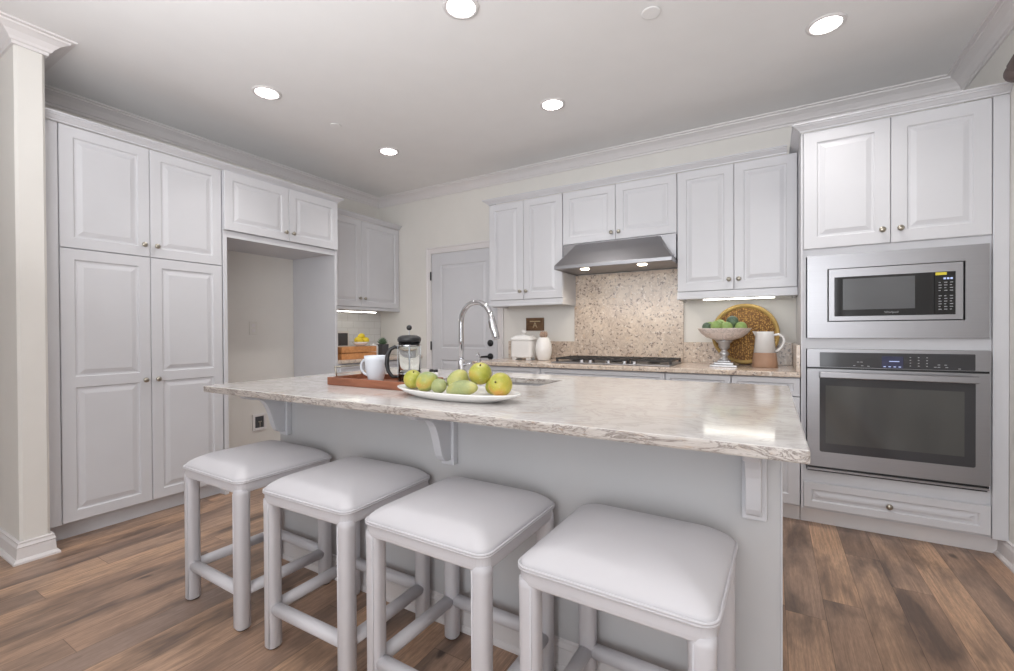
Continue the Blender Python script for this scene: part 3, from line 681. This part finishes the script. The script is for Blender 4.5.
# ---------------------------------------------------------------- stools
def stool(cx, cy, rz, label):
    W, D = 0.446, 0.424; hx, hy = W / 2, D / 2; lr = 0.0265
    t_ = thing('bar_stool', label, 'stool', (0, 0, 0), 'white upholstered backless stools in a row along the island')
    zs = 0.575
    loops = []
    for o, z in ((-0.004, 0.532), (-0.001, 0.536), (0, 0.545), (0, 0.570), (-0.003, 0.5735)): loops.append([(x, y, z) for x, y in rrect(0, 0, hx + o, hy + o, 0.035, 6)])
    obj('seat_rail', loft(NB(), loops), 'fabric', t_, smooth=False)
    b = NB()
    for z in (0.5775, 0.5715):
        pp = [(x, y, z) for x, y in rrect(0, 0, hx + 0.003, hy + 0.003, 0.036, 6)]
        pp += [pp[0]]; tube(b, pp, 0.0035, 8, False)
    obj('piping', b, 'fabric', t_, smooth=True)
    b = NB(); loops = []
    for o, z in ((-0.001, 0.574), (0.002, 0.580)): loops.append([(x, y, z) for x, y in rrect(0, 0, hx + o, hy + o, 0.036, 6)])
    for k in range(1, 15):
        s = 1 - (k / 14.0) ** 1.35 * 0.97; z = 0.580 + 0.058 * (1 - s ** 3.2) ** 0.75
        loops.append([(x, y, z) for x, y in rrect(0, 0, (hx + 0.002) * s, (hy + 0.002) * s, 0.036 * s + 0.05 * s * (1 - s), 6)])
    loft(b, loops); obj('seat_cushion', b, 'fabric', t_, smooth=True)
    ax, ay = hx - lr - 0.001, hy - lr - 0.001
    for sx in (-1, 1):
        for sy in (-1, 1):
            b = NB(); loops = []
            for s, z in ((0.90, 0.006), (1, 0.010), (1, 0.50), (1.04, 0.525), (1.0, 0.545)):
                loops.append([(x, y, z) for x, y in rrect(sx * ax, sy * ay, lr * s, lr * s, lr * s * 0.8, 5)])
            loft(b, loops); lg = obj('leg', b, 'fabric', t_, smooth=True)
            obj('foot_glide', lathe(NB(), [(0, 0.0005), (0.020, 0.0005), (0.020, 0.0058), (0, 0.0058)], (sx * ax, sy * ay, 0), 16), 'foot', lg)
            b = NB(); tube(b, [(sx * (ax - lr * 0.5), sy * (ay + lr * 0.98), 0.012), (sx * (ax - lr * 0.5), sy * (ay + lr * 0.98), 0.53)], 0.0022, 6); obj('seam', b, 'fabric', lg, smooth=True)
    for sy in (-1, 1):
        b = NB(); loft(b, [[(x, sy * ay + p, 0.145 + q) for p, q in rrect(0, 0, 0.021, 0.021, 0.018, 4)] for x in (-ax + 0.015, ax - 0.015)]); obj('stretcher', b, 'fabric', t_, smooth=True)
    for sx in (-1, 1):
        b = NB(); loft(b, [[(sx * ax + p, y, 0.145 + q) for p, q in rrect(0, 0, 0.021, 0.021, 0.018, 4)] for y in (-ay + 0.015, ay - 0.015)]); obj('stretcher', b, 'fabric', t_, smooth=True)
    t_.location = (cx, cy, 0); t_.rotation_euler.z = rz
    return t_
first = stool(-1.962, 1.164, -0.015, 'white upholstered stool farthest left, nearest the pantry')
def dup(root, loc, rz, label):
    r = root.copy(); COL.objects.link(r); r.location = loc; r.rotation_euler.z = rz; r['label'] = label
    for ch in list(root.children):
        c = ch.copy(); COL.objects.link(c); c.parent = r
        for g in ch.children:
            d = g.copy(); COL.objects.link(d); d.parent = c
    return r
dup(first, (-1.378, 1.164, 0), 0.015, 'white upholstered stool second from the left')
dup(first, (-0.843, 1.158, 0), -0.015, 'white upholstered stool third from the left, next to the rightmost one')
dup(first, (-0.310, 1.157, 0), -0.025, 'white upholstered stool at the right end of the row, nearest the camera')

# ---------------------------------------------------------------- things on the island
# serving tray
t_ = thing('serving_tray', 'reddish wooden serving tray with metal end handle under mug and coffee press', 'tray', (-1.57, 1.53, ZC))
tx0, tx1, ty0, ty1 = -1.815, -1.320, 1.405, 1.660
b = NB(); box(b, tx0, tx1, ty0, ty0 + 0.014, ZC + 0.0003, 0.936); box(b, tx0, tx1, ty1 - 0.014, ty1, ZC + 0.0003, 0.936); box(b, tx0, tx0 + 0.014, ty0 + 0.014, ty1 - 0.014, ZC + 0.0003, 0.936); box(b, tx1 - 0.014, tx1, ty0 + 0.014, ty1 - 0.014, ZC + 0.0003, 0.936)
box(b, tx0 + 0.014, tx1 - 0.014, ty0 + 0.014, ty1 - 0.014, ZC + 0.0003, 0.912)
obj('tray_body', b, 'traywood', t_, 0.002)
b = NB(); tube(b, [(tx0 + 0.007, ty0 + 0.05, 0.930), (tx0 - 0.004, ty0 + 0.05, 0.972), (tx0 - 0.012, ty0 + 0.052, 0.980), (tx0 - 0.012, ty1 - 0.052, 0.980), (tx0 - 0.004, ty1 - 0.05, 0.972), (tx0 + 0.007, ty1 - 0.05, 0.930)], 0.0045); obj('handle', b, 'nickel', t_, smooth=True)
# mug
t_ = thing('mug', 'white flared ceramic mug with loop handle on the wooden tray', 'mug', (-1.640, 1.545, 0.912))
mc = (-1.640, 1.545, 0.9123)
obj('body', lathe(NB(), [(0, 0), (0.032, 0), (0.036, 0.004), (0.046, 0.05), (0.053, 0.100), (0.055, 0.122), (0.053, 0.123), (0.050, 0.100), (0.042, 0.05), (0.031, 0.008), (0, 0.008)], mc, 32), 'ceramic_blue', t_, smooth=True)
b = NB(); pts = []
for k in range(11):
    a = -0.15 * PI + k / 10 * 1.2 * PI
    pts.append((mc[0] - 0.044 - 0.044 * math.sin(a), mc[1] - 0.012 * math.sin(a), mc[2] + 0.068 - 0.042 * math.cos(a)))
tube(b, pts, 0.006); obj('handle', b, 'ceramic_blue', t_, smooth=True)
# french press
pc = (-1.425, 1.545, 0.9123)
t_ = thing('french_press', 'glass coffee press with black lid, handle and knob on the tray', 'coffee press', pc)
obj('glass_beaker', lathe(NB(), [(0, 0.006), (0.046, 0.006), (0.0485, 0.010), (0.0485, 0.182), (0.050, 0.188), (0.048, 0.188), (0.0465, 0.182), (0.0465, 0.012), (0, 0.012)], pc, 36), 'glass', t_, smooth=True)
obj('coffee', lathe(NB(), [(0, 0.0125), (0.0455, 0.0125), (0.0455, 0.045), (0, 0.045)], pc, 32), 'coffee', t_)
b = NB()
for z in (0.004, 0.046, 0.172):
    lathe(b, [(0.0495, z), (0.0515, z), (0.0515, z + 0.005), (0.0495, z + 0.005), (0.0495, z)], pc, 36)
for k in range(4):
    a = PI / 4 + k * PI / 2; x, y = pc[0] + 0.0515 * math.cos(a), pc[1] + 0.0515 * math.sin(a)
    tube(b, [(x, y, pc[2] + 0.0003), (x, y, pc[2] + 0.180)], 0.0018, 8)
obj('frame', b, 'chrome', t_)
obj('lid', lathe(NB(), [(0, 0.170), (0.046, 0.170), (0.046, 0.190), (0.052, 0.190), (0.054, 0.202), (0.050, 0.212), (0.034, 0.220), (0, 0.222)], pc, 36), 'black', t_, smooth=True)
b = NB(); tube(b, [(pc[0], pc[1], pc[2] + 0.05), (pc[0], pc[1], pc[2] + 0.250)], 0.0025, 8); lathe(b, [(0, 0.050), (0.042, 0.050), (0.042, 0.055), (0, 0.057)], pc, 28); obj('plunger', b, 'chrome', t_)
obj('plunger_knob', sphere(NB(), (pc[0], pc[1], pc[2] + 0.255), 0.0125), 'black', t_, smooth=True)
b = NB(); d = Vector((-0.86, -0.5, 0)).normalized(); pts = []
for o, z in ((0.048, 0.162), (0.066, 0.168), (0.088, 0.156), (0.101, 0.125), (0.104, 0.090), (0.096, 0.055), (0.078, 0.032), (0.050, 0.030)): pts.append((pc[0] + d.x * o, pc[1] + d.y * o, pc[2] + z))
tube(b, pts, [0.006, 0.008, 0.009, 0.0105, 0.0105, 0.009, 0.008, 0.006], 12); obj('handle', b, 'black', t_, smooth=True)
# small shakers further back
for k, (x, y) in enumerate(((-1.66, 1.98), (-1.625, 1.975))):
    t_ = thing('spice_shaker', ('small glass shaker with black lid behind the coffee press, the left of two', 'small glass shaker with black lid behind the coffee press, the right of two')[k], 'shaker', (x, y, ZC), 'small shakers')
    obj('jar', lathe(NB(), [(0, 0.0003), (0.014, 0.0003), (0.015, 0.01), (0.013, 0.022), (0, 0.023)], (x, y, ZC), 20), 'ceramic', t_, smooth=True)
    obj('lid', lathe(NB(), [(0, 0.0233), (0.013, 0.0233), (0.013, 0.034), (0.009, 0.038), (0, 0.038)], (x, y, ZC), 20), 'black', t_, smooth=True)

# oval plate
t_ = thing('oval_platter', 'long white oval ceramic platter holding the yellow-green fruit', 'platter', (-1.01, 1.345, ZC))
b = NB()
def oval(s, z, k=1): return [(-1.016 + 0.284 * s * math.cos(a) * 0.998 + 0.118 * s * math.sin(a) * 0.07, 1.345 - 0.295 * s * math.cos(a) * 0.07 + 0.118 * s * math.sin(a) * 0.998, z) for a in [2 * PI * i / 56 for i in range(56)]]
loft(b, [oval(0.62, ZC + 0.0003), oval(0.70, ZC + 0.002), oval(0.88, ZC + 0.016), oval(1.0, ZC + 0.030), oval(1.0, ZC + 0.034), oval(0.97, ZC + 0.034), oval(0.84, ZC + 0.020), oval(0.66, ZC + 0.009), oval(0.2, ZC + 0.008)])
pl_ = obj('dish', b, 'ceramic', t_, smooth=True)

def fruit(name, label, cat, c, r, sc, rot, mat, group, dimple=0.10, stem=True, asym=0.0):
    b = NB(); bmesh.ops.create_uvsphere(b, u_segments=28, v_segments=18, radius=1)
    for v in b.verts:
        z = v.co.z; rad = math.hypot(v.co.x, v.co.y)
        v.co.z -= dimple * math.exp(-(rad / 0.28) ** 2) * (1 if z > 0 else -0.7)
        v.co.x *= 1 + asym * z; v.co.y *= 1 + asym * z
        if asym: v.co.x += 0.12 * z * z
    m_ = Matrix.Translation(c) @ rot @ Matrix.Diagonal((sc[0] * r, sc[1] * r, sc[2] * r, 1))
    bmesh.ops.transform(b, matrix=m_, verts=b.verts)
    t_ = obj(name, b, mat, None, smooth=True, origin=c); tag(t_, label, cat, group)
    if stem:
        p0 = m_ @ Vector((0, 0, 1 - dimple)); p1 = m_ @ Vector((0.04, 0, 1 - dimple + 0.13)); b = NB(); tube(b, [p0, p1], r * 0.07, 8); obj('stem', b, 'stem', t_, smooth=True)
    return t_
def E(x, y, z): return Matrix.Rotation(math.radians(z), 4, 'Z') @ Matrix.Rotation(math.radians(y), 4, 'Y') @ Matrix.Rotation(math.radians(x), 4, 'X')
G = 'yellow-green fruit on the oval platter'
fruit('pomelo', 'round yellow-green fruit at the left end of the white oval platter', 'fruit', (-1.247, 1.372, 0.9570), 0.0375, (1, 1, 1), E(20, 25, 0), 'f_yel', G)
fruit('mango', 'green mango with orange blush, second fruit from the platter left end', 'fruit', (-1.162, 1.360, 0.9540), 0.0405, (0.95, 0.95, 1.18), E(10, 70, 20), 'f_man', G, 0.03, False, -0.12)
fruit('mango', 'small pale green mango wedged between blushed mango and the large pale one', 'fruit', (-1.090, 1.345, 0.9420), 0.030, (0.95, 0.95, 1.15), E(0, 75, -20), 'f_grn', G, 0.03, False, -0.1)
fruit('mango', 'large pale green mango standing at the middle of the oval platter', 'fruit', (-1.036, 1.392, 0.9590), 0.0445, (0.95, 0.95, 1.06), E(0, 20, 20), 'f_pal', G, 0.03, False, -0.15)
fruit('mango', 'long pale green mango lying in front at the middle of the platter', 'fruit', (-0.955, 1.305, 0.9435), 0.0300, (1.0, 0.95, 2.45), E(0, 80, -6), 'f_grn', G, 0.02, False, -0.12)
fruit('pomelo', 'round yellow-green fruit resting highest on top of the pile', 'fruit', (-0.936, 1.395, 0.9905), 0.0435, (1.0, 1.0, 0.94), E(25, 18, 0), 'f_yel', G)
fruit('pomelo', 'round yellow fruit with orange cheek at the right end of the platter', 'fruit', (-0.820, 1.348, 0.9600), 0.0430, (1.0, 1.0, 0.96), E(70, 10, 0), 'f_yel2', G)
fruit('pomelo', 'shaded small yellow-green fruit under the topmost one at platter right', 'fruit', (-0.885, 1.405, 0.9430), 0.030, (1.0, 1.0, 0.95), E(0, 10, 0), 'f_yel', G)

# ---------------------------------------------------------------- things on the back counter
zc = ZC + 0.0003
# woven platter leaning on the wall
pr_ = 0.218
t_ = thing('woven_platter', 'round woven seagrass tray leaning on the wall under the cabinet light', 'woven tray', (-0.165, 3.665, zc))
Mx = Matrix.Translation((-0.150, 3.690, zc + pr_ + 0.0015)) @ Matrix.Rotation(math.radians(90 - 12), 4, 'X')
o = obj('woven_center', lathe(NB(), [(0, 0.006), (0.19, 0.006), (0.19, 0.014), (0, 0.014)], (0, 0, 0), 64), 'wicker'); 
o.parent = t_; o.matrix_parent_inverse = Matrix.Identity(4)
tilt = Matrix.Rotation(math.radians(90 - 10), 4, 'X')
o.rotation_euler = tilt.to_euler(); o.location = (0, 0.0, pr_ + 0.004)
o2 = obj('raised_rim', lathe(NB(), [(0.186, 0.0), (0.208, 0.0), (0.218, 0.012), (0.216, 0.040), (0.206, 0.044), (0.197, 0.038), (0.190, 0.014), (0.186, 0.0)], (0, 0, 0), 64), 'wickerrim', smooth=True)
o2.parent = t_; o2.rotation_euler = o.rotation_euler; o2.location = o.location
# compote with limes
cx, cy = -0.282, 3.46
t_ = thing('compote_bowl', 'footed pink marbled bowl on a silver pedestal filled with green fruit', 'bowl', (cx, cy, zc))
b = NB(); box(b, cx - 0.085, cx + 0.085, cy - 0.085, cy + 0.085, zc, zc + 0.014); box(b, cx - 0.062, cx + 0.062, cy - 0.062, cy + 0.062, zc + 0.0142, zc + 0.030); box(b, cx - 0.042, cx + 0.042, cy - 0.042, cy + 0.042, zc + 0.0302, zc + 0.042)
obj('square_foot', b, 'silver', t_, 0.004)
obj('pedestal', lathe(NB(), [(0, 0.0422), (0.030, 0.0422), (0.034, 0.050), (0.026, 0.060), (0.020, 0.066), (0.030, 0.078), (0.033, 0.090), (0.024, 0.102), (0.018, 0.112), (0.030, 0.126), (0.038, 0.142), (0.036, 0.156), (0.050, 0.170), (0.058, 0.180), (0, 0.181)], (cx, cy, zc), 28), 'silver', t_, smooth=True)
obj('bowl', lathe(NB(), [(0, 0.182), (0.06, 0.183), (0.11, 0.200), (0.148, 0.230), (0.167, 0.258), (0.171, 0.264), (0.162, 0.260), (0.140, 0.236), (0.10, 0.210), (0.05, 0.196), (0, 0.194)], (cx, cy, zc), 44), 'pinkmarble', t_, smooth=True)
G = 'green fruit heaped in the footed bowl'
lim = [(-0.116, -0.030, 0.291, 0.031, 'f_dark', 'dark green fruit at the left edge of the footed bowl'),
       (-0.100, 0.035, 0.296, 0.034, 'f_lime', 'green lime at the left rear of the footed bowl'),
       (-0.046, -0.060, 0.297, 0.038, 'f_lime', 'light green lime at the left front of the footed bowl'),
       (-0.030, 0.040, 0.312, 0.034, 'f_lime', 'light green lime behind the front ones, left of the dark topmost fruit'),
       (0.022, -0.055, 0.290, 0.037, 'f_lime', 'light green lime at the front middle of the footed bowl'),
       (0.055, 0.000, 0.325, 0.040, 'f_dark', 'dark green fruit topmost in the footed bowl'),
       (0.112, -0.030, 0.288, 0.037, 'f_lime', 'pale green lime at the right edge of the footed bowl'),
       (0.095, 0.062, 0.292, 0.033, 'f_lime', 'green lime at the right rear of the footed bowl'),
       (0.020, 0.100, 0.286, 0.033, 'f_dark', 'dark green fruit at the very back of the footed bowl')]
for dx, dy, dz, r, m_, lbx in lim:
    fruit('lime', lbx, 'fruit', (cx + dx * 0.93, cy + dy * 0.93, zc + dz - 0.018), r, (1, 1, 1.12), E(random.uniform(30, 100), random.uniform(0, 80), 0), m_, G, 0.04, False)
# pitcher
px_, py_ = -0.038, 3.49
t_ = thing('pitcher', 'two tone pitcher, white above and brown clay below, beside the woven tray', 'pitcher', (px_, py_, zc))
obj('body', lathe(NB(), [(0, 0.098), (0.0665, 0.0985), (0.054, 0.225), (0.056, 0.240), (0.052, 0.240), (0.050, 0.225), (0.060, 0.105), (0, 0.105)], (px_, py_, zc), 40), 'ceramic', t_, smooth=True)
obj('clay_base', lathe(NB(), [(0, 0), (0.076, 0), (0.078, 0.004), (0.0672, 0.098), (0, 0.0975)], (px_, py_, zc), 40), 'brownglaze', t_, smooth=True)
b = NB(); pts = []
for o, z in ((0.052, 0.215), (0.080, 0.222), (0.106, 0.205), (0.112, 0.175), (0.100, 0.140), (0.078, 0.115), (0.062, 0.108)): pts.append((px_ + o, py_ - 0.01, zc + z))
tube(b, pts, 0.0085, 12); obj('handle', b, 'ceramic', t_, smooth=True)
b = NB(); loft(b, [[(px_ - 0.048, py_ - 0.022, zc + 0.20), (px_ - 0.048, py_ + 0.022, zc + 0.20), (px_ - 0.052, py_, zc + 0.20)], [(px_ - 0.050, py_ - 0.024, zc + 0.241), (px_ - 0.050, py_ + 0.024, zc + 0.241), (px_ - 0.074, py_, zc + 0.243)]]); obj('spout', b, 'ceramic', t_)
# canister
kx, ky = -1.885, 3.50
t_ = thing('canister', 'white lidded ceramic canister on small feet left of the cooktop', 'canister', (kx, ky, zc))
b = NB(); sq = lambda h, z, r=0.03: [(x, y, zc + z) for x, y in rrect(kx, ky, h, h * 0.62, r, 5)]
loft(b, [sq(0.096, 0.022), sq(0.104, 0.030), sq(0.104, 0.165), sq(0.098, 0.172)]); obj('body', b, 'ceramic', t_, 0.0)
for sx in (-1, 1):
    for sy in (-1, 1): obj('foot', bx(kx + sx * 0.070 - 0.022, kx + sx * 0.070 + 0.022, ky + sy * 0.036 - 0.016, ky + sy * 0.036 + 0.016, zc, zc + 0.0225), 'ceramic', t_, 0.004)
b = NB(); loft(b, [sq(0.108, 0.1725), sq(0.112, 0.180), sq(0.108, 0.190), sq(0.080, 0.212), sq(0.030, 0.222, 0.015)]); ld_ = obj('lid', b, 'ceramic', t_)
obj('lid_knob', lathe(NB(), [(0, 0.2225), (0.012, 0.2225), (0.010, 0.232), (0.020, 0.242), (0.022, 0.252), (0.014, 0.264), (0, 0.267)], (kx, ky, zc), 24), 'ceramic', ld_, smooth=True)
# pineapple jar
jx, jy = -1.690, 3.50
t_ = thing('pineapple_jar', 'white pineapple shaped jar with brown leafy top beside the canister', 'jar', (jx, jy, zc))
b = NB(); NR, NS = 26, 40; loops = []
for i in range(NR + 1):
    a = i / NR; r = 0.036 + 0.034 * math.sin(PI * min(1, a * 0.92 + 0.06)) ** 0.7; z = 0.003 + 0.195 * a
    L_ = []
    for k in range(NS):
        th = 2 * PI * k / NS; bump = 0.0028 * abs(math.sin(th * 6 + a * 14)) * abs(math.sin(th * 6 - a * 14)); L_.append((jx + (r + bump) * math.cos(th), jy + (r + bump) * math.sin(th), zc + z))
    loops.append(L_)
loft(b, loops); obj('body', b, 'ceramic', t_, smooth=True)
b = NB()
for ring, (n, l_, tz) in enumerate(((8, 0.034, 0.020), (7, 0.026, 0.036), (4, 0.014, 0.052))):
    for k in range(n):
        th = 2 * PI * k / n + ring * 0.4; c, s = math.cos(th), math.sin(th); r0 = 0.014
        tube(b, [(jx + r0 * c, jy + r0 * s, zc + 0.1985), (jx + (r0 + l_ * 0.5) * c, jy + (r0 + l_ * 0.5) * s, zc + 0.205 + tz * 0.7), (jx + (r0 + l_ * 0.7) * c, jy + (r0 + l_ * 0.7) * s, zc + 0.205 + tz)], [0.009, 0.008, 0.001], 8)
obj('leafy_lid', b, simple('taupe_glaze', C(176, 150, 132), 0.35), t_, smooth=True)
# small wooden sign
t_ = thing('wooden_sign', 'small framed wooden sign on the wall above the pineapple jar', 'sign', (-1.90, YB - 0.02, 1.15))
sx0_, sx1_, sz0, sz1 = -1.995, -1.815, 1.158, 1.278
b = NB(); box(b, sx0_, sx1_, YB - 0.022, YB - 0.001, sz0, sz0 + 0.018); box(b, sx0_, sx1_, YB - 0.022, YB - 0.001, sz1 - 0.018, sz1); box(b, sx0_, sx0_ + 0.018, YB - 0.022, YB - 0.001, sz0 + 0.018, sz1 - 0.018); box(b, sx1_ - 0.018, sx1_, YB - 0.022, YB - 0.001, sz0 + 0.018, sz1 - 0.018)
obj('frame', b, 'signwood', t_)
obj('board', bx(sx0_ + 0.0182, sx1_ - 0.0182, YB - 0.012, YB - 0.001, sz0 + 0.0182, sz1 - 0.0182), 'signwood', t_)
b = NB(); pale = simple('sign_paint', C(186, 166, 132), 0.6)
box(b, -1.960, -1.850, YB - 0.0135, YB - 0.0122, 1.240, 1.250)
obj('painted_bar', b, pale, t_)
textmesh('A', 0.075, (-1.905, YB - 0.013, 1.207), 'painted_letter', pale, t_)

# ---------------------------------------------------------------- things on the far left counter
t_ = thing('wooden_crate', 'low pale wooden crate on the far left counter under the lemons', 'crate', (-3.46, 3.0, zc))
b = NB()
for z in (0.0, 0.060): 
    box(b, -3.40, -3.385, 2.78, 3.20, zc + z, zc + z + 0.054); box(b, -3.60, -3.585, 2.78, 3.20, zc + z, zc + z + 0.054)
    box(b, -3.585, -3.40, 2.78, 2.795, zc + z, zc + z + 0.054); box(b, -3.585, -3.40, 3.185, 3.20, zc + z, zc + z + 0.054)
obj('slat_sides', b, 'orangewood', t_, 0.002)
obj('top_board', bx(-3.584, -3.401, 2.796, 3.184, zc + 0.099, zc + 0.1135), 'orangewood', t_)
cr = zc + 0.1145
t_ = thing('glass_bowl', 'shallow white bowl of lemons standing on the wooden crate', 'bowl', (-3.49, 3.06, cr))
obj('bowl', lathe(NB(), [(0, 0), (0.030, 0), (0.034, 0.004), (0.060, 0.018), (0.080, 0.042), (0.078, 0.043), (0.058, 0.022), (0.030, 0.008), (0, 0.008)], (-3.49, 3.09, cr), 36), 'ceramic', t_, smooth=True)
for k, (dx, dy, dz, lbx) in enumerate(((0.030, -0.035, 0.050, 'lemon at the near side of the white bowl on the crate'), (0.030, 0.040, 0.050, 'lemon at the right front of the white bowl on the crate'), (-0.032, -0.005, 0.052, 'lemon at the back of the white bowl on the crate'), (0.008, 0.004, 0.088, 'lemon topmost in the white bowl on the crate'))):
    fruit('lemon', lbx, 'fruit', (-3.49 + dx, 3.09 + dy, cr + dz + 0.008), 0.031, (1, 1, 1.25), E(80, 20 + 50 * k, 0), 'lemon', 'lemons in the white bowl', -0.12, False)
t_ = thing('chalkboard', 'small dark framed board leaning behind the lemons on the far left', 'board', (-3.55, 2.9, cr))
b = NB(); box(b, -3.560, -3.550, 2.862, 2.995, cr + 0.0003, cr + 0.150); obj('board', b, 'darkgrey', t_, 0.001)
b = NB(); 
for a, c in ((2.862, 2.870), (2.987, 2.995)): box(b, -3.5498, -3.547, a, c, cr + 0.0003, cr + 0.150)
for a, c in ((0.0003, 0.008), (0.130, 0.150)): box(b, -3.5498, -3.547, 2.870, 2.987, cr + a, cr + c)
obj('frame', b, 'wpanel', t_)
t_ = thing('storage_jar', 'plain white storage jar between the lemons and the dark plant pot', 'jar', (-3.53, 3.30, zc))
obj('body', lathe(NB(), [(0, 0), (0.045, 0), (0.048, 0.004), (0.048, 0.105), (0.043, 0.112), (0, 0.112)], (-3.53, 3.295, zc), 32), 'ceramic', t_, smooth=True)
obj('lid', lathe(NB(), [(0, 0.1125), (0.044, 0.1125), (0.044, 0.122), (0.012, 0.126), (0.012, 0.138), (0, 0.139)], (-3.53, 3.295, zc), 32), 'ceramic', t_, smooth=True)
t_ = thing('potted_succulent', 'grey-green succulent in a dark square pot in the far left corner', 'plant', (-3.56, 3.45, zc))
b = NB(); loft(b, [[(x, y, zc + z) for x, y in rrect(-3.56, 3.45, h, h, 0.006, 3)] for h, z in ((0.036, 0), (0.048, 0.125), (0.042, 0.125), (0.040, 0.112))]); obj('pot', b, 'darkgrey', t_)
b = NB()
for k in range(26):
    th = k * 2.399; tl = 0.15 + 0.85 * (k / 26); ln = 0.085 - 0.02 * (k / 26); c, s = math.cos(th), math.sin(th); p0 = Vector((-3.56, 3.45, zc + 0.115))
    dv = Vector((c * tl, s * tl, 1.05 - 0.5 * tl)).normalized(); tube(b, [p0 + dv * 0.01, p0 + dv * ln * 0.5, p0 + dv * ln], [0.004, 0.009, 0.001], 6)
obj('leaves', b, 'leaf', t_, smooth=True)

# ---------------------------------------------------------------- wall plates
def wallplate(y, z, label):
    t_ = thing('wall_outlet', label, 'outlet', (XL, y, z))
    obj('cover_plate', bx(XL + 0.0005, XL + 0.006, y - 0.037, y + 0.037, z - 0.058, z + 0.058), 'wpanel', t_, 0.002)
    b = NB()
    for dz in (-0.022, 0.022): box(b, XL + 0.0061, XL + 0.008, y - 0.015, y + 0.015, z + dz - 0.013, z + dz + 0.013)
    obj('socket', b, 'trimw', t_)
wallplate(2.285, 1.193, 'pale outlet plate on the refrigerator alcove back wall')
t_ = thing('water_supply_box', 'white framed water supply box low on the alcove wall behind the island', 'supply box', (XL, 2.33, 0.36))
y0, y1, z0, z1 = 2.268, 2.392, 0.285, 0.430
b = NB(); box(b, XL + 0.0005, XL + 0.012, y0, y0 + 0.022, z0, z1); box(b, XL + 0.0005, XL + 0.012, y1 - 0.022, y1, z0, z1); box(b, XL + 0.0005, XL + 0.012, y0 + 0.022, y1 - 0.022, z0, z0 + 0.022); box(b, XL + 0.0005, XL + 0.012, y0 + 0.022, y1 - 0.022, z1 - 0.022, z1)
obj('frame', b, 'trimw', t_, 0.002)
obj('recess', bx(XL + 0.0005, XL + 0.003, y0 + 0.0222, y1 - 0.0222, z0 + 0.0222, z1 - 0.0222), 'darkgrey', t_)
b = NB(); tube(b, [(XL + 0.007, 2.335, z0 + 0.024), (XL + 0.007, 2.335, z0 + 0.075)], 0.004); tube(b, [(XL + 0.008, 2.320, z0 + 0.075), (XL + 0.008, 2.350, z0 + 0.075)], 0.0045); obj('valve', b, 'nickel', t_, smooth=True)

# dark rounded fixture high on the right wall
t_ = thing('wall_fixture', 'dark rounded fixture high on the right wall by the oven cabinet crown', 'fixture', (XR, 2.92, 2.34))
obj('bracket', bx(XR - 0.012, XR - 0.001, 2.80, 2.90, 2.26, 2.37), 'darkgrey', t_, 0.003)
b = NB(); tube(b, [(XR - 0.055, 2.925, 2.302), (XR - 0.052, 2.92, 2.309), (XR - 0.048, 2.905, 2.325), (XR - 0.045, 2.87, 2.352), (XR - 0.042, 2.83, 2.380)], [0.020, 0.036, 0.046, 0.040, 0.022], 20); sphere(b, (XR - 0.053, 2.922, 2.307), 0.044)
obj('housing', b, simple('fixture_bronze', C(92, 80, 78), 0.5), t_, smooth=True)

# ---------------------------------------------------------------- ceiling lights
LI = [(-1.258, 1.730, 'recessed ceiling light at the top edge, above the island middle'), (-2.77, 1.710, 'recessed ceiling light nearest the pantry doors'), (-1.270, 2.782, 'recessed ceiling light in front of the range hood'),
      (-2.785, 2.785, 'recessed ceiling light farthest back, near the alcove'), (0.238, 2.766, 'recessed ceiling light nearest the oven cabinet')]
for x, y, lbx in LI:
    t_ = thing('recessed_light', lbx, 'ceiling light', (x, y, H - 0.01), 'recessed ceiling lights')
    obj('trim_ring', lathe(NB(), [(0.066, -0.001), (0.086, -0.001), (0.084, -0.006), (0.070, -0.009), (0.066, -0.006), (0.066, -0.001)], (x, y, H), 40), 'trimw', t_, smooth=True)
    obj('lens', lathe(NB(), [(0, -0.004), (0.0655, -0.004), (0.0655, -0.001), (0, -0.001)], (x, y, H), 40), 'lamp', t_)
    ld = bpy.data.lights.new('downlight', 'SPOT'); ld.energy = 31; ld.color = (1.0, 0.97, 0.94); ld.spot_size = 1.95; ld.spot_blend = 1.0; ld.shadow_soft_size = 0.06
    lo = bpy.data.objects.new('downlight', ld); COL.objects.link(lo); lo.location = (x, y, H - 0.02)
def det(x, y, r, label):
    t_ = thing('sprinkler_cover', label, 'sprinkler cover', (x, y, H - 0.01))
    obj('disc', lathe(NB(), [(0, -0.008), (r * 0.9, -0.008), (r, -0.006), (r, -0.003), (r * 0.82, -0.001), (0, -0.001)], (x, y, H), 32), 'ceil', t_)
det(-2.77, 2.237, 0.040, 'small round ceiling cover between the two left recessed lights')
det(-0.497, 2.229, 0.045, 'small round ceiling cover above the island right half')
